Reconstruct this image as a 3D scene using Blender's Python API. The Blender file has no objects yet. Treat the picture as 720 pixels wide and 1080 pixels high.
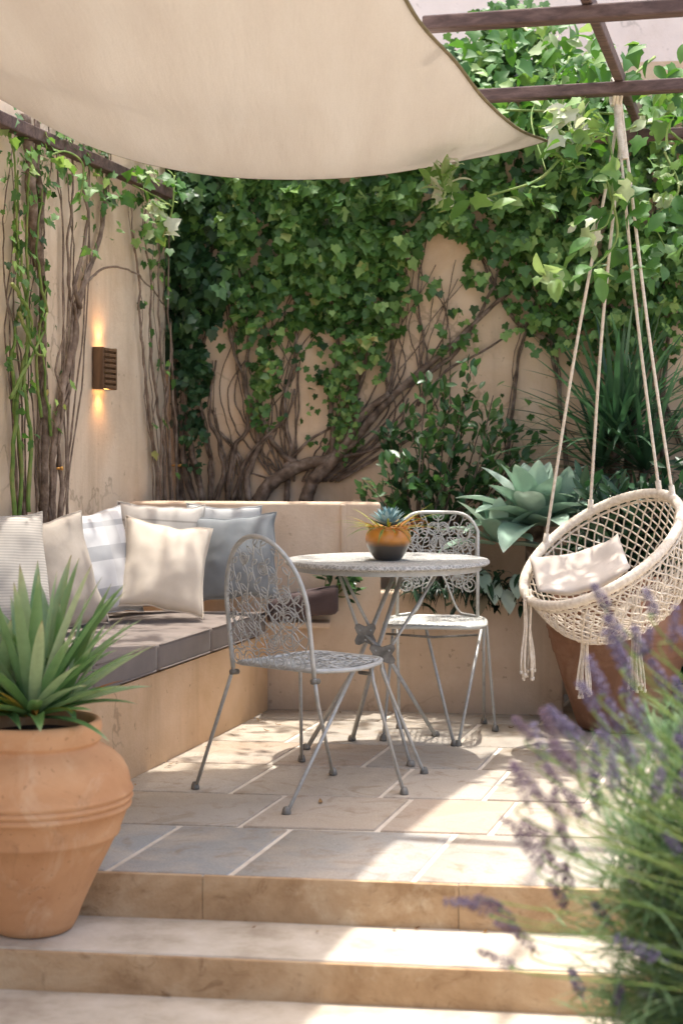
import bpy, bmesh, math, random
import numpy as np
from mathutils import Vector, Matrix, noise as mnoise

random.seed(11)
rng = np.random.default_rng(11)
scene = bpy.context.scene
COL = scene.collection
PI = math.pi
CAMZ = 1.17           # eye height above the patio paving
F = 1700.0            # focal length of the photograph in its own pixels
CX, HY = 360.0, 466.0 # principal column and horizon row of the photograph


def at(px, py, D):
    """World point at depth D seen at column px and row py of the photograph."""
    return Vector(((px - CX) / F * D, D, CAMZ + (HY - py) / F * D))


def fl(px, py, z=0.0):
    """World point on a level at height z seen at px, py."""
    D = (CAMZ - z) * F / (py - HY)
    return Vector(((px - CX) / F * D, D, z))


# ---------------------------------------------------------------- mesh tools
class MB:
    def __init__(s):
        s.v = []; s.f = []; s.r = []; s.m = []

    def add(s, vs, fs, rnd=0.5, mi=0):
        o = len(s.v)
        s.v.extend([tuple(p) for p in vs])
        if np.isscalar(rnd):
            s.r.extend([float(rnd)] * len(vs))
        else:
            s.r.extend([float(x) for x in rnd])
        s.f.extend([tuple(i + o for i in f) for f in fs])
        s.m.extend([mi] * len(fs))

    def tube(s, pts, rad, n=6, rnd=0.5, mi=0, cap=True, closed=False, flat=None):
        pts = [Vector(p) for p in pts]
        k = len(pts)
        if k < 2:
            return
        if np.isscalar(rad):
            rad = [rad] * k
        t = []
        for i in range(k):
            if closed:
                d = pts[(i + 1) % k] - pts[i - 1]
            else:
                d = pts[min(i + 1, k - 1)] - pts[max(i - 1, 0)]
            if d.length < 1e-9:
                d = Vector((0, 0, 1))
            t.append(d.normalized())
        ref = Vector((0, 0, 1)) if abs(t[0].z) < 0.9 else Vector((1, 0, 0))
        u = t[0].cross(ref).normalized()
        vs = []
        for i in range(k):
            u = (u - t[i] * u.dot(t[i]))
            if u.length < 1e-6:
                u = t[i].orthogonal()
            u.normalize()
            w = t[i].cross(u)
            for j in range(n):
                a = 2 * PI * j / n
                vs.append(pts[i] + (u * math.cos(a) + w * math.sin(a) * (flat or 1.0)) * rad[i])
        fs = []
        rows = k if closed else k - 1
        for i in range(rows):
            a0 = i * n; b0 = ((i + 1) % k) * n
            for j in range(n):
                fs.append((a0 + j, a0 + (j + 1) % n, b0 + (j + 1) % n, b0 + j))
        if cap and not closed:
            fs.append(tuple(range(n - 1, -1, -1)))
            fs.append(tuple((k - 1) * n + j for j in range(n)))
        s.add(vs, fs, rnd, mi)

    def lathe(s, prof, c=(0, 0, 0), n=64, rnd=0.5, mi=0, wob=0.0):
        vs = []
        for (r, z) in prof:
            for j in range(n):
                a = 2 * PI * j / n
                rr = r * (1 + wob * math.sin(3 * a + z * 9) + wob * .6 * math.sin(5 * a - z * 14))
                vs.append((c[0] + rr * math.cos(a), c[1] + rr * math.sin(a), c[2] + z))
        fs = []
        for i in range(len(prof) - 1):
            for j in range(n):
                fs.append((i * n + j, i * n + (j + 1) % n, (i + 1) * n + (j + 1) % n, (i + 1) * n + j))
        s.add(vs, fs, rnd, mi)

    def box(s, lo, hi, bev=0.0, fn=None, seg=2, rnd=0.5, mi=0, cuts=0):
        bm = bmesh.new()
        bmesh.ops.create_cube(bm, size=1)
        for v in bm.verts:
            v.co = Vector([lo[i] + (v.co[i] + .5) * (hi[i] - lo[i]) for i in range(3)])
        if bev > 0:
            bmesh.ops.bevel(bm, geom=bm.edges[:], offset=bev, segments=seg, affect='EDGES', profile=.5)
        if cuts:
            bmesh.ops.subdivide_edges(bm, edges=[e for e in bm.edges if e.calc_length() > bev * 3], cuts=cuts, use_grid_fill=True)
        bm.verts.index_update()
        vs = [fn(v.co) if fn else v.co.copy() for v in bm.verts]
        fs = [tuple(v.index for v in f.verts) for f in bm.faces]
        bm.free()
        s.add(vs, fs, rnd, mi)

    def prism(s, poly, z0, z1, rnd=0.5, mi=0):
        n = len(poly)
        vs = [(x, y, z0) for x, y in poly] + [(x, y, z1) for x, y in poly]
        fs = [tuple(range(n - 1, -1, -1)), tuple(range(n, 2 * n))]
        fs += [(i, (i + 1) % n, n + (i + 1) % n, n + i) for i in range(n)]
        s.add(vs, fs, rnd, mi)

    def scatter(s, tv, tf, R, loc, rnd, mi=0):
        """Many copies of a small template (leaves) with matrices R (m,3,3)."""
        tv = np.asarray(tv, float)
        V = np.einsum('mij,nj->mni', R, tv) + loc[:, None, :]
        m, n, _ = V.shape
        o = len(s.v)
        s.v.extend(map(tuple, V.reshape(-1, 3).tolist()))
        s.r.extend(np.repeat(rnd, n).tolist())
        for i in range(m):
            b = o + i * n
            for f in tf:
                s.f.append(tuple(b + j for j in f))
        s.m.extend([mi] * (m * len(tf)))

    def build(s, name, mats, parent=None, smooth=True, origin=None, sharp=None):
        me = bpy.data.meshes.new(name)
        v = s.v
        if origin is not None:
            o = Vector(origin)
            v = [(a - o.x, b - o.y, c - o.z) for a, b, c in v]
        me.from_pydata(v, [], s.f)
        if not isinstance(mats, (list, tuple)):
            mats = [mats]
        for m in mats:
            me.materials.append(m)
        if len(mats) > 1:
            me.polygons.foreach_set('material_index', s.m)
        if smooth:
            me.polygons.foreach_set('use_smooth', [True] * len(me.polygons))
        at_ = me.attributes.new('rnd', 'FLOAT', 'POINT')
        at_.data.foreach_set('value', s.r)
        me.update()
        bm = bmesh.new(); bm.from_mesh(me)
        if len(bm.faces) < 30000:
            bmesh.ops.recalc_face_normals(bm, faces=bm.faces[:])
            bm.to_mesh(me)
        bm.free()
        if sharp is not None:
            me.set_sharp_from_angle(angle=math.radians(sharp))
        ob = bpy.data.objects.new(name, me)
        COL.objects.link(ob)
        if origin is not None:
            ob.location = origin
        if parent is not None:
            ob.parent = parent
            ob.matrix_parent_inverse = Matrix.Translation(-parent.location)
        return ob


def thing(name, loc, label, cat, group=None):
    o = bpy.data.objects.new(name, None)
    o.empty_display_size = .05
    o.location = loc
    COL.objects.link(o)
    tag(o, label, cat, group)
    return o


def tag(o, label, cat, group=None):
    o['label'] = label; o['category'] = cat
    if group:
        o['group'] = group
    return o


def struct(o, kind='structure'):
    o['kind'] = kind
    return o


def smoothline(pts, k=6):
    """Catmull-Rom through points (Vectors or tuples of any length)."""
    P = [np.array(p, float) for p in pts]
    if len(P) < 3:
        return [P[0] + (P[-1] - P[0]) * i / k for i in range(k + 1)]
    out = []
    for i in range(len(P) - 1):
        p0 = P[i - 1] if i > 0 else 2 * P[0] - P[1]
        p1, p2 = P[i], P[i + 1]
        p3 = P[i + 2] if i + 2 < len(P) else 2 * P[-1] - P[-2]
        for j in range(k):
            t = j / k
            out.append(.5 * ((2 * p1) + (-p0 + p2) * t + (2 * p0 - 5 * p1 + 4 * p2 - p3) * t * t + (-p0 + 3 * p1 - 3 * p2 + p3) * t ** 3))
    out.append(P[-1])
    return out


def frames(Y, N):
    """(m,3,3) leaf frames: column 1 along Y, column 2 near N."""
    Y = Y / np.linalg.norm(Y, axis=1, keepdims=True)
    X = np.cross(Y, N)
    X /= np.linalg.norm(X, axis=1, keepdims=True) + 1e-9
    Z = np.cross(X, Y)
    return np.stack([X, Y, Z], axis=2)


# ---------------------------------------------------------------- leaf templates
def ivy_leaf():
    o = [(0, 0), (.2, -.13), (.40, -.06), (.40, .14), (.55, .40), (.33, .50), (.2, .74), (0, 1.0),
         (-.2, .74), (-.33, .50), (-.55, .40), (-.40, .14), (-.40, -.06), (-.2, -.13)]
    v = [(0, .3, 0.0)] + [(x, y, .12 * abs(x) - .10 * (y - .3) ** 2) for x, y in o]
    n = len(o)
    return v, [(0, 1 + i, 1 + (i + 1) % n) for i in range(n)]


def oval_leaf(w=.28, fold=.25, k=5, pw=1.0, curl=.12):
    v, f = [], []
    for i in range(k + 1):
        t = i / k
        hw = w * math.sin(PI * min(1, (t ** pw) * .97 + .015)) ** .8 if 0 < i < k else .01
        z = -curl * t * t
        v += [(-hw, t, z + fold * hw), (0, t, z), (hw, t, z + fold * hw)]
    for i in range(k):
        a = i * 3
        f += [(a, a + 1, a + 4, a + 3), (a + 1, a + 2, a + 5, a + 4)]
    return v, f


def blade(mb, base, dirv, length, w, droop=.3, k=7, fold=.3, rnd=.5, up=Vector((0, 0, 1)), wprof=None, twist=0., mi=0, tip=1.):
    """One long strap leaf as a folded strip, drooping under its weight."""
    d = Vector(dirv).normalized()
    side = d.cross(up)
    if side.length < 1e-4:
        side = Vector((1, 0, 0))
    side.normalize()
    p = Vector(base)
    vs, fs, rs = [], [], []
    step = length / k
    for i in range(k + 1):
        t = i / k
        hw = w * (wprof(t) if wprof else (min(1, .55 + 1.6 * t) * (1 - t ** 2.6) + .02))
        nrm = side.cross(d).normalized()
        sd = (side * math.cos(twist * t) + nrm * math.sin(twist * t))
        lift = nrm * (fold * hw)
        vs += [p - sd * hw + lift, p.copy(), p + sd * hw + lift]
        rs += [rnd + (1 - rnd) * max(0, (t - tip) / (1 - tip)) if tip < 1 else rnd] * 3
        d = (d + Vector((0, 0, -droop * step / max(length, 1e-6) * (0.4 + 1.6 * t)))).normalized()
        p = p + d * step
    for i in range(k):
        a = i * 3
        fs += [(a, a + 1, a + 4, a + 3), (a + 1, a + 2, a + 5, a + 4)]
    mb.add(vs, fs, rs, mi)


# ---------------------------------------------------------------- materials
def lin(c):
    if isinstance(c, str):
        c = c.lstrip('#'); c = [int(c[i:i + 2], 16) / 255 for i in (0, 2, 4)]
        return tuple(((x / 12.92) if x <= .04045 else ((x + .055) / 1.055) ** 2.4) for x in c)
    return tuple(c)


def newmat(name):
    m = bpy.data.materials.new(name); m.use_nodes = True
    nt = m.node_tree
    b = nt.nodes['Principled BSDF']
    return m, nt, b


def N(nt, typ, **kw):
    n = nt.nodes.new(typ)
    for k, v in kw.items():
        if k in n.inputs.keys() if hasattr(n.inputs, 'keys') else False:
            n.inputs[k].default_value = v
        else:
            setattr(n, k, v)
    return n


def ramp(nt, fac, stops):
    r = nt.nodes.new('ShaderNodeValToRGB')
    e = r.color_ramp.elements
    while len(e) < len(stops):
        e.new(.5)
    for i, (p, c) in enumerate(stops):
        e[i].position = p; e[i].color = (*lin(c), 1)
    nt.links.new(fac, r.inputs[0])
    return r.outputs[0]


def noise_tex(nt, scale, detail=4, rough=.55, vec=None, dist=0.):
    n = nt.nodes.new('ShaderNodeTexNoise')
    n.inputs['Scale'].default_value = scale
    n.inputs['Detail'].default_value = detail
    n.inputs['Roughness'].default_value = rough
    n.inputs['Distortion'].default_value = dist
    if vec is not None:
        nt.links.new(vec, n.inputs['Vector'])
    return n.outputs[0]


def coords(nt, scale=(1, 1, 1), rot=(0, 0, 0), kind='Object'):
    tc = nt.nodes.new('ShaderNodeTexCoord')
    mp = nt.nodes.new('ShaderNodeMapping')
    mp.inputs['Scale'].default_value = scale
    mp.inputs['Rotation'].default_value = rot
    nt.links.new(tc.outputs[kind], mp.inputs[0])
    return mp.outputs[0]


def mix(nt, fac, a, b, mode='MIX'):
    m = nt.nodes.new('ShaderNodeMix'); m.data_type = 'RGBA'; m.blend_type = mode
    for sock, val in ((m.inputs[0], fac), (m.inputs[6], a), (m.inputs[7], b)):
        if hasattr(val, 'is_output'):
            nt.links.new(val, sock)
        elif isinstance(val, (int, float)):
            sock.default_value = val
        else:
            sock.default_value = (*lin(val), 1)
    return m.outputs[2]


def bump(nt, b, h, strength=.3, dist=.01):
    n = nt.nodes.new('ShaderNodeBump')
    n.inputs['Strength'].default_value = strength
    n.inputs['Distance'].default_value = dist
    nt.links.new(h, n.inputs['Height'])
    nt.links.new(n.outputs[0], b.inputs['Normal'])
    return n


def math_(nt, op, a, b=None):
    n = nt.nodes.new('ShaderNodeMath'); n.operation = op
    for i, val in enumerate((a, b)):
        if val is None:
            continue
        if hasattr(val, 'is_output'):
            nt.links.new(val, n.inputs[i])
        else:
            n.inputs[i].default_value = val
    return n.outputs[0]


def attr(nt, name='rnd'):
    n = nt.nodes.new('ShaderNodeAttribute'); n.attribute_name = name
    return n.outputs['Fac']


def mottled(name, cols, scale=6, rough=.8, bscale=60, bstr=.25, bdist=.004, spec=.3, metallic=0., detail=6):
    """Plain surface whose colour wanders between the given stops."""
    m, nt, b = newmat(name)
    v = coords(nt)
    f = noise_tex(nt, scale, detail, .6, v)
    n = len(cols)
    c = ramp(nt, f, [(.3 + .4 * i / max(1, n - 1), c) for i, c in enumerate(cols)])
    nt.links.new(c, b.inputs['Base Color'])
    b.inputs['Roughness'].default_value = rough
    b.inputs['Specular IOR Level'].default_value = spec
    b.inputs['Metallic'].default_value = metallic
    if bstr:
        bump(nt, b, noise_tex(nt, bscale, 6, .65, v), bstr, bdist)
    return m


def leafmat(name, stops, rough=.45, trans=.3, spec=.4, var=None):
    m, nt, b = newmat(name)
    r = attr(nt)
    c = ramp(nt, r, stops)
    v = coords(nt)
    c = mix(nt, math_(nt, 'MULTIPLY', noise_tex(nt, 40, 2, .5, v), .35), c, [x * .55 for x in lin(stops[0][1])])
    nt.links.new(c, b.inputs['Base Color'])
    b.inputs['Roughness'].default_value = rough
    b.inputs['Specular IOR Level'].default_value = spec
    t = nt.nodes.new('ShaderNodeBsdfTranslucent')
    hs = nt.nodes.new('ShaderNodeHueSaturation')
    hs.inputs['Hue'].default_value = .485; hs.inputs['Saturation'].default_value = 1.15; hs.inputs['Value'].default_value = 1.5
    nt.links.new(c, hs.inputs['Color']); nt.links.new(hs.outputs[0], t.inputs[0])
    ms = nt.nodes.new('ShaderNodeMixShader'); ms.inputs[0].default_value = trans
    nt.links.new(b.outputs[0], ms.inputs[1]); nt.links.new(t.outputs[0], ms.inputs[2])
    nt.links.new(ms.outputs[0], nt.nodes['Material Output'].inputs[0])
    return m


def plaster(name, base, dark, light, stain=.3):
    m, nt, b = newmat(name)
    v = coords(nt)
    f1 = noise_tex(nt, 1.6, 8, .62, v, .6)
    c = ramp(nt, f1, [(.28, dark), (.5, base), (.74, light)])
    f2 = noise_tex(nt, 9, 8, .7, v)
    c = mix(nt, math_(nt, 'MULTIPLY', ramp(nt, f2, [(.5, (0, 0, 0)), (.75, (1, 1, 1))]), .35), c, light)
    # damp streaks that run down the render
    vs = coords(nt, (5, 5, .5))
    f3 = ramp(nt, noise_tex(nt, 1.6, 6, .6, vs), [(.52, (0, 0, 0)), (.78, (1, 1, 1))])
    c = mix(nt, math_(nt, 'MULTIPLY', f3, stain), c, [x * .72 for x in lin(dark)])
    # hairline cracks and a damp band near the ground
    dv = nt.nodes.new('ShaderNodeVectorMath'); dv.operation = 'ADD'
    nt.links.new(v, dv.inputs[0])
    nz = nt.nodes.new('ShaderNodeTexNoise'); nz.inputs['Scale'].default_value = 2.6; nz.inputs['Detail'].default_value = 5
    nt.links.new(v, nz.inputs['Vector']); nt.links.new(nz.outputs['Color'], dv.inputs[1])
    vo = nt.nodes.new('ShaderNodeTexVoronoi'); vo.feature = 'DISTANCE_TO_EDGE'; vo.inputs['Scale'].default_value = 1.1
    nt.links.new(dv.outputs[0], vo.inputs['Vector'])
    ck = math_(nt, 'MULTIPLY', ramp(nt, vo.outputs['Distance'], [(.004, (1, 1, 1)), (.012, (0, 0, 0))]), ramp(nt, noise_tex(nt, 1.3, 2, .5, v), [(.5, (0, 0, 0)), (.6, (1, 1, 1))]))
    c = mix(nt, math_(nt, 'MULTIPLY', ck, .45), c, [x * .5 for x in lin(dark)])
    sz = nt.nodes.new('ShaderNodeSeparateXYZ'); nt.links.new(v, sz.inputs[0])
    zz = math_(nt, 'ADD', sz.outputs[2], math_(nt, 'MULTIPLY', noise_tex(nt, 5, 6, .65, v), .22))
    c = mix(nt, math_(nt, 'MULTIPLY', ramp(nt, zz, [(.06, (1, 1, 1)), (.24, (0, 0, 0))]), .45), c, [x * .62 for x in lin(dark)])
    # small chips and specks
    f4 = ramp(nt, noise_tex(nt, 34, 3, .5, v), [(.68, (0, 0, 0)), (.72, (1, 1, 1))])
    c = mix(nt, math_(nt, 'MULTIPLY', f4, .5), c, [x * .6 for x in lin(dark)])
    nt.links.new(c, b.inputs['Base Color'])
    b.inputs['Roughness'].default_value = .92
    b.inputs['Specular IOR Level'].default_value = .15
    h = mix(nt, .5, noise_tex(nt, 7, 5, .6, v), noise_tex(nt, 70, 5, .7, v))
    bump(nt, b, h, .35, .012)
    return m


MAT = {}
MAT['wall'] = plaster('peach_plaster', '#d6ba9c', '#be9f80', '#e3ceb6', .45)
MAT['wall_l'] = plaster('pale_plaster', '#d3bea5', '#bba38a', '#e0d1bd', .45)
MAT['bench'] = plaster('bench_plaster', '#d2b08b', '#bf9b75', '#debf9e', .35)
MAT['house'] = plaster('pale_house_plaster', '#dcd3cb', '#cdc2b8', '#e4ddd6', .1)
MAT['planter'] = plaster('planter_plaster', '#ccb59d', '#b69d85', '#d9c6b1', .4)
MAT['soil'] = mottled('dark_soil', ['#1d1611', '#35281d', '#4a392a'], 30, .95, 90, .8, .02)
MAT['wood'] = None


def woodmat(name, a, b_, c_, axis_scale=(2, 30, 30)):
    m, nt, b = newmat(name)
    v = coords(nt, axis_scale, kind='Object')
    f = noise_tex(nt, 1.4, 8, .65, v, .5)
    nt.links.new(ramp(nt, f, [(.3, a), (.5, b_), (.7, c_)]), b.inputs['Base Color'])
    b.inputs['Roughness'].default_value = .75
    bump(nt, b, f, .4, .004)
    return m


MAT['beam'] = woodmat('dark_timber', '#3a2a24', '#54403a', '#6d5850')
MAT['bark'] = mottled('vine_bark', ['#463930', '#6f5e50', '#96867a'], 22, .9, 70, .9, .006)
MAT['bark_pale'] = mottled('pale_bark', ['#54463b', '#7d6b5d', '#9c8b7c'], 18, .9, 80, .9, .006)
MAT['greenstem'] = mottled('green_stem', ['#4c6a2c', '#6d8442', '#8b8a55'], 14, .7, 50, .2)
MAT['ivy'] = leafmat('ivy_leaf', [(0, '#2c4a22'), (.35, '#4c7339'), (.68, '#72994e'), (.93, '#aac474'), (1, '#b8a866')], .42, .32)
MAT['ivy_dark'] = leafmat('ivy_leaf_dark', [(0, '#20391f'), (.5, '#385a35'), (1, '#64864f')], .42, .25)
MAT['vine'] = leafmat('pergola_leaf', [(0, '#2f5826'), (.45, '#527f38'), (.72, '#85a35a'), (.9, '#b4bf98'), (1, '#cdcdb8')], .5, .32)
MAT['shrub'] = leafmat('shrub_leaf', [(0, '#1d3a20'), (.5, '#34582e'), (1, '#5f8648')], .35, .2, .5)
MAT['dark_foliage'] = leafmat('dark_leaf', [(0, '#0f2014'), (.5, '#1d3a22'), (1, '#37583a')], .4, .2, .5)
MAT['cordyline'] = leafmat('strap_leaf', [(0, '#2a4630'), (.5, '#4a6c4c'), (1, '#84a078')], .4, .2, .5)
MAT['agave'] = leafmat('glaucous_leaf', [(0, '#86a892'), (.5, '#a6c0ab'), (.92, '#cad8c8'), (1, '#8a7456')], .5, .15, .3)
MAT['yucca'] = leafmat('yucca_leaf', [(0, '#446c3a'), (.45, '#739a60'), (.8, '#a9bf94'), (.93, '#c2c69c'), (1, '#9c7f52')], .4, .25, .5)
MAT['lav_leaf'] = leafmat('lavender_leaf', [(0, '#446040'), (.5, '#68855c'), (1, '#98ad86')], .6, .28, .2)
MAT['lav_flower'] = leafmat('lavender_flower', [(0, '#514759'), (.5, '#736a84'), (1, '#9d96ab')], .8, .15, .1)
MAT['lav_seed'] = leafmat('lavender_seed', [(0, '#4a3c48'), (.5, '#6d5a68'), (1, '#8c7a8c')], .85, .1, .1)


def terracotta(name, a, b_, c_, pale):
    m, nt, b = newmat(name)
    v = coords(nt)
    vz = coords(nt, (1.4, 1.4, 9))
    c = ramp(nt, noise_tex(nt, 2.6, 8, .6, v, .3), [(.3, a), (.5, b_), (.72, c_)])
    f2 = ramp(nt, noise_tex(nt, 5, 8, .7, v, 1.2), [(.52, (0, 0, 0)), (.72, (1, 1, 1))])
    c = mix(nt, math_(nt, 'MULTIPLY', f2, .42), c, pale)
    f3 = ramp(nt, noise_tex(nt, 8, 8, .72, v, .6), [(.58, (0, 0, 0)), (.70, (1, 1, 1))])
    c = mix(nt, math_(nt, 'MULTIPLY', f3, .4), c, [x * .55 for x in lin(a)])
    f4 = ramp(nt, noise_tex(nt, 55, 3, .5, v), [(.68, (0, 0, 0)), (.72, (1, 1, 1))])
    c = mix(nt, math_(nt, 'MULTIPLY', f4, .4), c, [x * .5 for x in lin(a)])
    nt.links.new(c, b.inputs['Base Color'])
    b.inputs['Roughness'].default_value = .85
    b.inputs['Specular IOR Level'].default_value = .2
    h = mix(nt, .5, noise_tex(nt, 3, 6, .6, coords(nt, (.4, .4, 60))), noise_tex(nt, 60, 5, .7, v))
    bump(nt, b, h, .16, .004)
    return m


MAT['terra'] = terracotta('terracotta', '#b0805a', '#c4956c', '#d0a57e', '#dac0a2')
MAT['terra_old'] = terracotta('old_terracotta', '#6c4e3d', '#84624e', '#967460', '#a98c78')


def ironmat(name='painted_iron', cols=('#9a9a96', '#a8a8a4', '#b6b6b2')):
    m, nt, b = newmat(name)
    v = coords(nt)
    f = noise_tex(nt, 40, 6, .7, v)
    c = ramp(nt, f, [(.3, cols[0]), (.48, cols[1]), (.7, cols[2])])
    f2 = ramp(nt, noise_tex(nt, 25, 8, .75, v), [(.66, (0, 0, 0)), (.74, (1, 1, 1))])
    c = mix(nt, math_(nt, 'MULTIPLY', f2, .3), c, '#75685a')
    nt.links.new(c, b.inputs['Base Color'])
    b.inputs['Roughness'].default_value = .5
    b.inputs['Metallic'].default_value = .25
    bump(nt, b, f, .08, .001)
    return m


MAT['iron'] = ironmat()
MAT['iron_pale'] = ironmat('pale_painted_iron', ('#b0b0aa', '#bdbdb6', '#cacac3'))


def irontop():
    m, nt, b = newmat('speckled_tabletop')
    v = coords(nt)
    vo = nt.nodes.new('ShaderNodeTexVoronoi'); vo.feature = 'DISTANCE_TO_EDGE'
    vo.inputs['Scale'].default_value = 70
    nt.links.new(v, vo.inputs['Vector'])
    e = ramp(nt, vo.outputs['Distance'], [(.02, (1, 1, 1)), (.16, (0, 0, 0))])
    f = noise_tex(nt, 60, 6, .7, v)
    c = ramp(nt, f, [(.3, '#7e7d77'), (.5, '#a3a29c'), (.7, '#bfbeb8')])
    c = mix(nt, e, mix(nt, .35, c, '#77756f'), mix(nt, .5, c, '#d8d7d2'))
    nt.links.new(c, b.inputs['Base Color'])
    b.inputs['Roughness'].default_value = .5
    bump(nt, b, e, .6, .003)
    return m


MAT['irontop'] = irontop()
MAT['hub_iron'] = mottled('worn_dark_iron', ['#5b5850', '#76726a', '#8e8a82'], 30, .6, 60, .3, .002, .4, .3)


def fabric(name, a, b_, weave=900, pattern=None, rough=.95, bstr=.35):
    m, nt, b = newmat(name)
    v = coords(nt, kind='Object')
    w1 = nt.nodes.new('ShaderNodeTexWave'); w1.inputs['Scale'].default_value = weave / 6.28; w1.bands_direction = 'X'
    w2 = nt.nodes.new('ShaderNodeTexWave'); w2.inputs['Scale'].default_value = weave / 6.28; w2.bands_direction = 'Z'
    for w in (w1, w2):
        w.inputs['Distortion'].default_value = .6
        nt.links.new(v, w.inputs['Vector'])
    wv = mix(nt, .5, w1.outputs[0], w2.outputs[0])
    c = ramp(nt, noise_tex(nt, 7, 5, .6, v), [(.3, a), (.7, b_)])
    if pattern:
        c = pattern(nt, v, c)
    c = mix(nt, .05, c, wv, 'OVERLAY')
    nt.links.new(c, b.inputs['Base Color'])
    b.inputs['Roughness'].default_value = rough
    b.inputs['Specular IOR Level'].default_value = .1
    b.inputs['Sheen Weight'].default_value = .15
    h = mix(nt, .72, wv, noise_tex(nt, 14, 4, .6, v))
    bump(nt, b, h, bstr, .006)
    return m


def stripes(axis, width, gap_list, col, fac=.8):
    """Bands across the pillow at the given places (object units), in col."""
    def f(nt, v, c):
        sx = nt.nodes.new('ShaderNodeSeparateXYZ'); nt.links.new(v, sx.inputs[0])
        o = sx.outputs[axis]
        for g, w in gap_list:
            d = math_(nt, 'ABSOLUTE', math_(nt, 'SUBTRACT', o, g))
            k = math_(nt, 'LESS_THAN', d, w)
            c = mix(nt, math_(nt, 'MULTIPLY', k, fac), c, col)
        return c
    return f


def ribs(scale, col):
    def f(nt, v, c):
        w = nt.nodes.new('ShaderNodeTexWave'); w.inputs['Scale'].default_value = scale; w.bands_direction = 'Z'
        nt.links.new(v, w.inputs['Vector'])
        return mix(nt, math_(nt, 'MULTIPLY', w.outputs[0], .45), c, col)
    return f


def plaid(nt, v, c):
    c = stripes(2, 0, [(-.13, .022), (.03, .03), (.15, .012)], '#8d8f92', .6)(nt, v, c)
    c = stripes(0, 0, [(.11, .03), (-.15, .02)], '#b9b6b2', .5)(nt, v, c)
    return c


MAT['p_rib'] = fabric('ribbed_linen', '#bdb5aa', '#cfc8bd', 1000, ribs(30, '#837b72'), bstr=.5)
MAT['p_knit'] = fabric('taupe_weave', '#a3988c', '#b5aa9d', 620, None, bstr=.8)
MAT['p_plaid'] = fabric('plaid_cotton', '#c9c8c7', '#d6d5d3', 1000, plaid)
MAT['p_taupe'] = fabric('taupe_cotton', '#857b71', '#978c82', 1000)
MAT['p_beige'] = fabric('beige_linen', '#cbbeac', '#d8ccbb', 1000)
MAT['p_stripe'] = fabric('striped_grey', '#a9a49d', '#b8b3ab', 1000, stripes(2, 0, [(.08, .004), (.12, .004), (-.02, .004)], '#6c6862', .5))
MAT['p_pale'] = fabric('pale_grey_cotton', '#a5a6a6', '#b4b5b4', 1000)
MAT['p_grey'] = fabric('slate_grey_cotton', '#74787a', '#84888a', 1000)
MAT['seat'] = fabric('mushroom_canvas', '#6f655e', '#7f746c', 1000, None, bstr=.2)
MAT['seat_d'] = fabric('brown_canvas', '#453836', '#564846', 1000, None, bstr=.2)
MAT['p_swing'] = fabric('swing_cushion_linen', '#c2b6a8', '#d0c5b8', 1000)
MAT['rope'] = mottled('cotton_rope', ['#cabca8', '#dcd0be', '#e8dfd0'], 60, .95, 220, .9, .003, .1)


def sailmat():
    m, nt, b = newmat('sail_canvas')
    v = coords(nt)
    c = ramp(nt, noise_tex(nt, 2.2, 6, .6, coords(nt, (2.2, .3, 1), (0, 0, -.75)), .4), [(.3, '#cfc9c2'), (.5, '#d5d0c9'), (.7, '#d9d5cf')])  # faint diagonal streaks put fold shading into the canvas colour
    c = mix(nt, .15, c, ramp(nt, noise_tex(nt, 160, 4, .7, v), [(.3, '#b9a995'), (.7, '#f0e6da')]))
    nt.links.new(c, b.inputs['Base Color'])
    b.inputs['Roughness'].default_value = .95
    b.inputs['Specular IOR Level'].default_value = .1
    w = noise_tex(nt, 1.5, 5, .6, coords(nt, (5.5, .6, 1), (0, 0, -.75)))
    bump(nt, b, mix(nt, .12, w, noise_tex(nt, 200, 3, .6, v)), .4, .03)
    t = nt.nodes.new('ShaderNodeBsdfTranslucent'); nt.links.new(c, t.inputs[0])
    ms = nt.nodes.new('ShaderNodeMixShader'); ms.inputs[0].default_value = .3
    nt.links.new(b.outputs[0], ms.inputs[1]); nt.links.new(t.outputs[0], ms.inputs[2])
    nt.links.new(ms.outputs[0], nt.nodes['Material Output'].inputs[0])
    return m


MAT['sail'] = sailmat()
MAT['binding'] = mottled('olive_binding', ['#6b6148', '#81765c'], 20, .9, 200, .4, .002)


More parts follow.
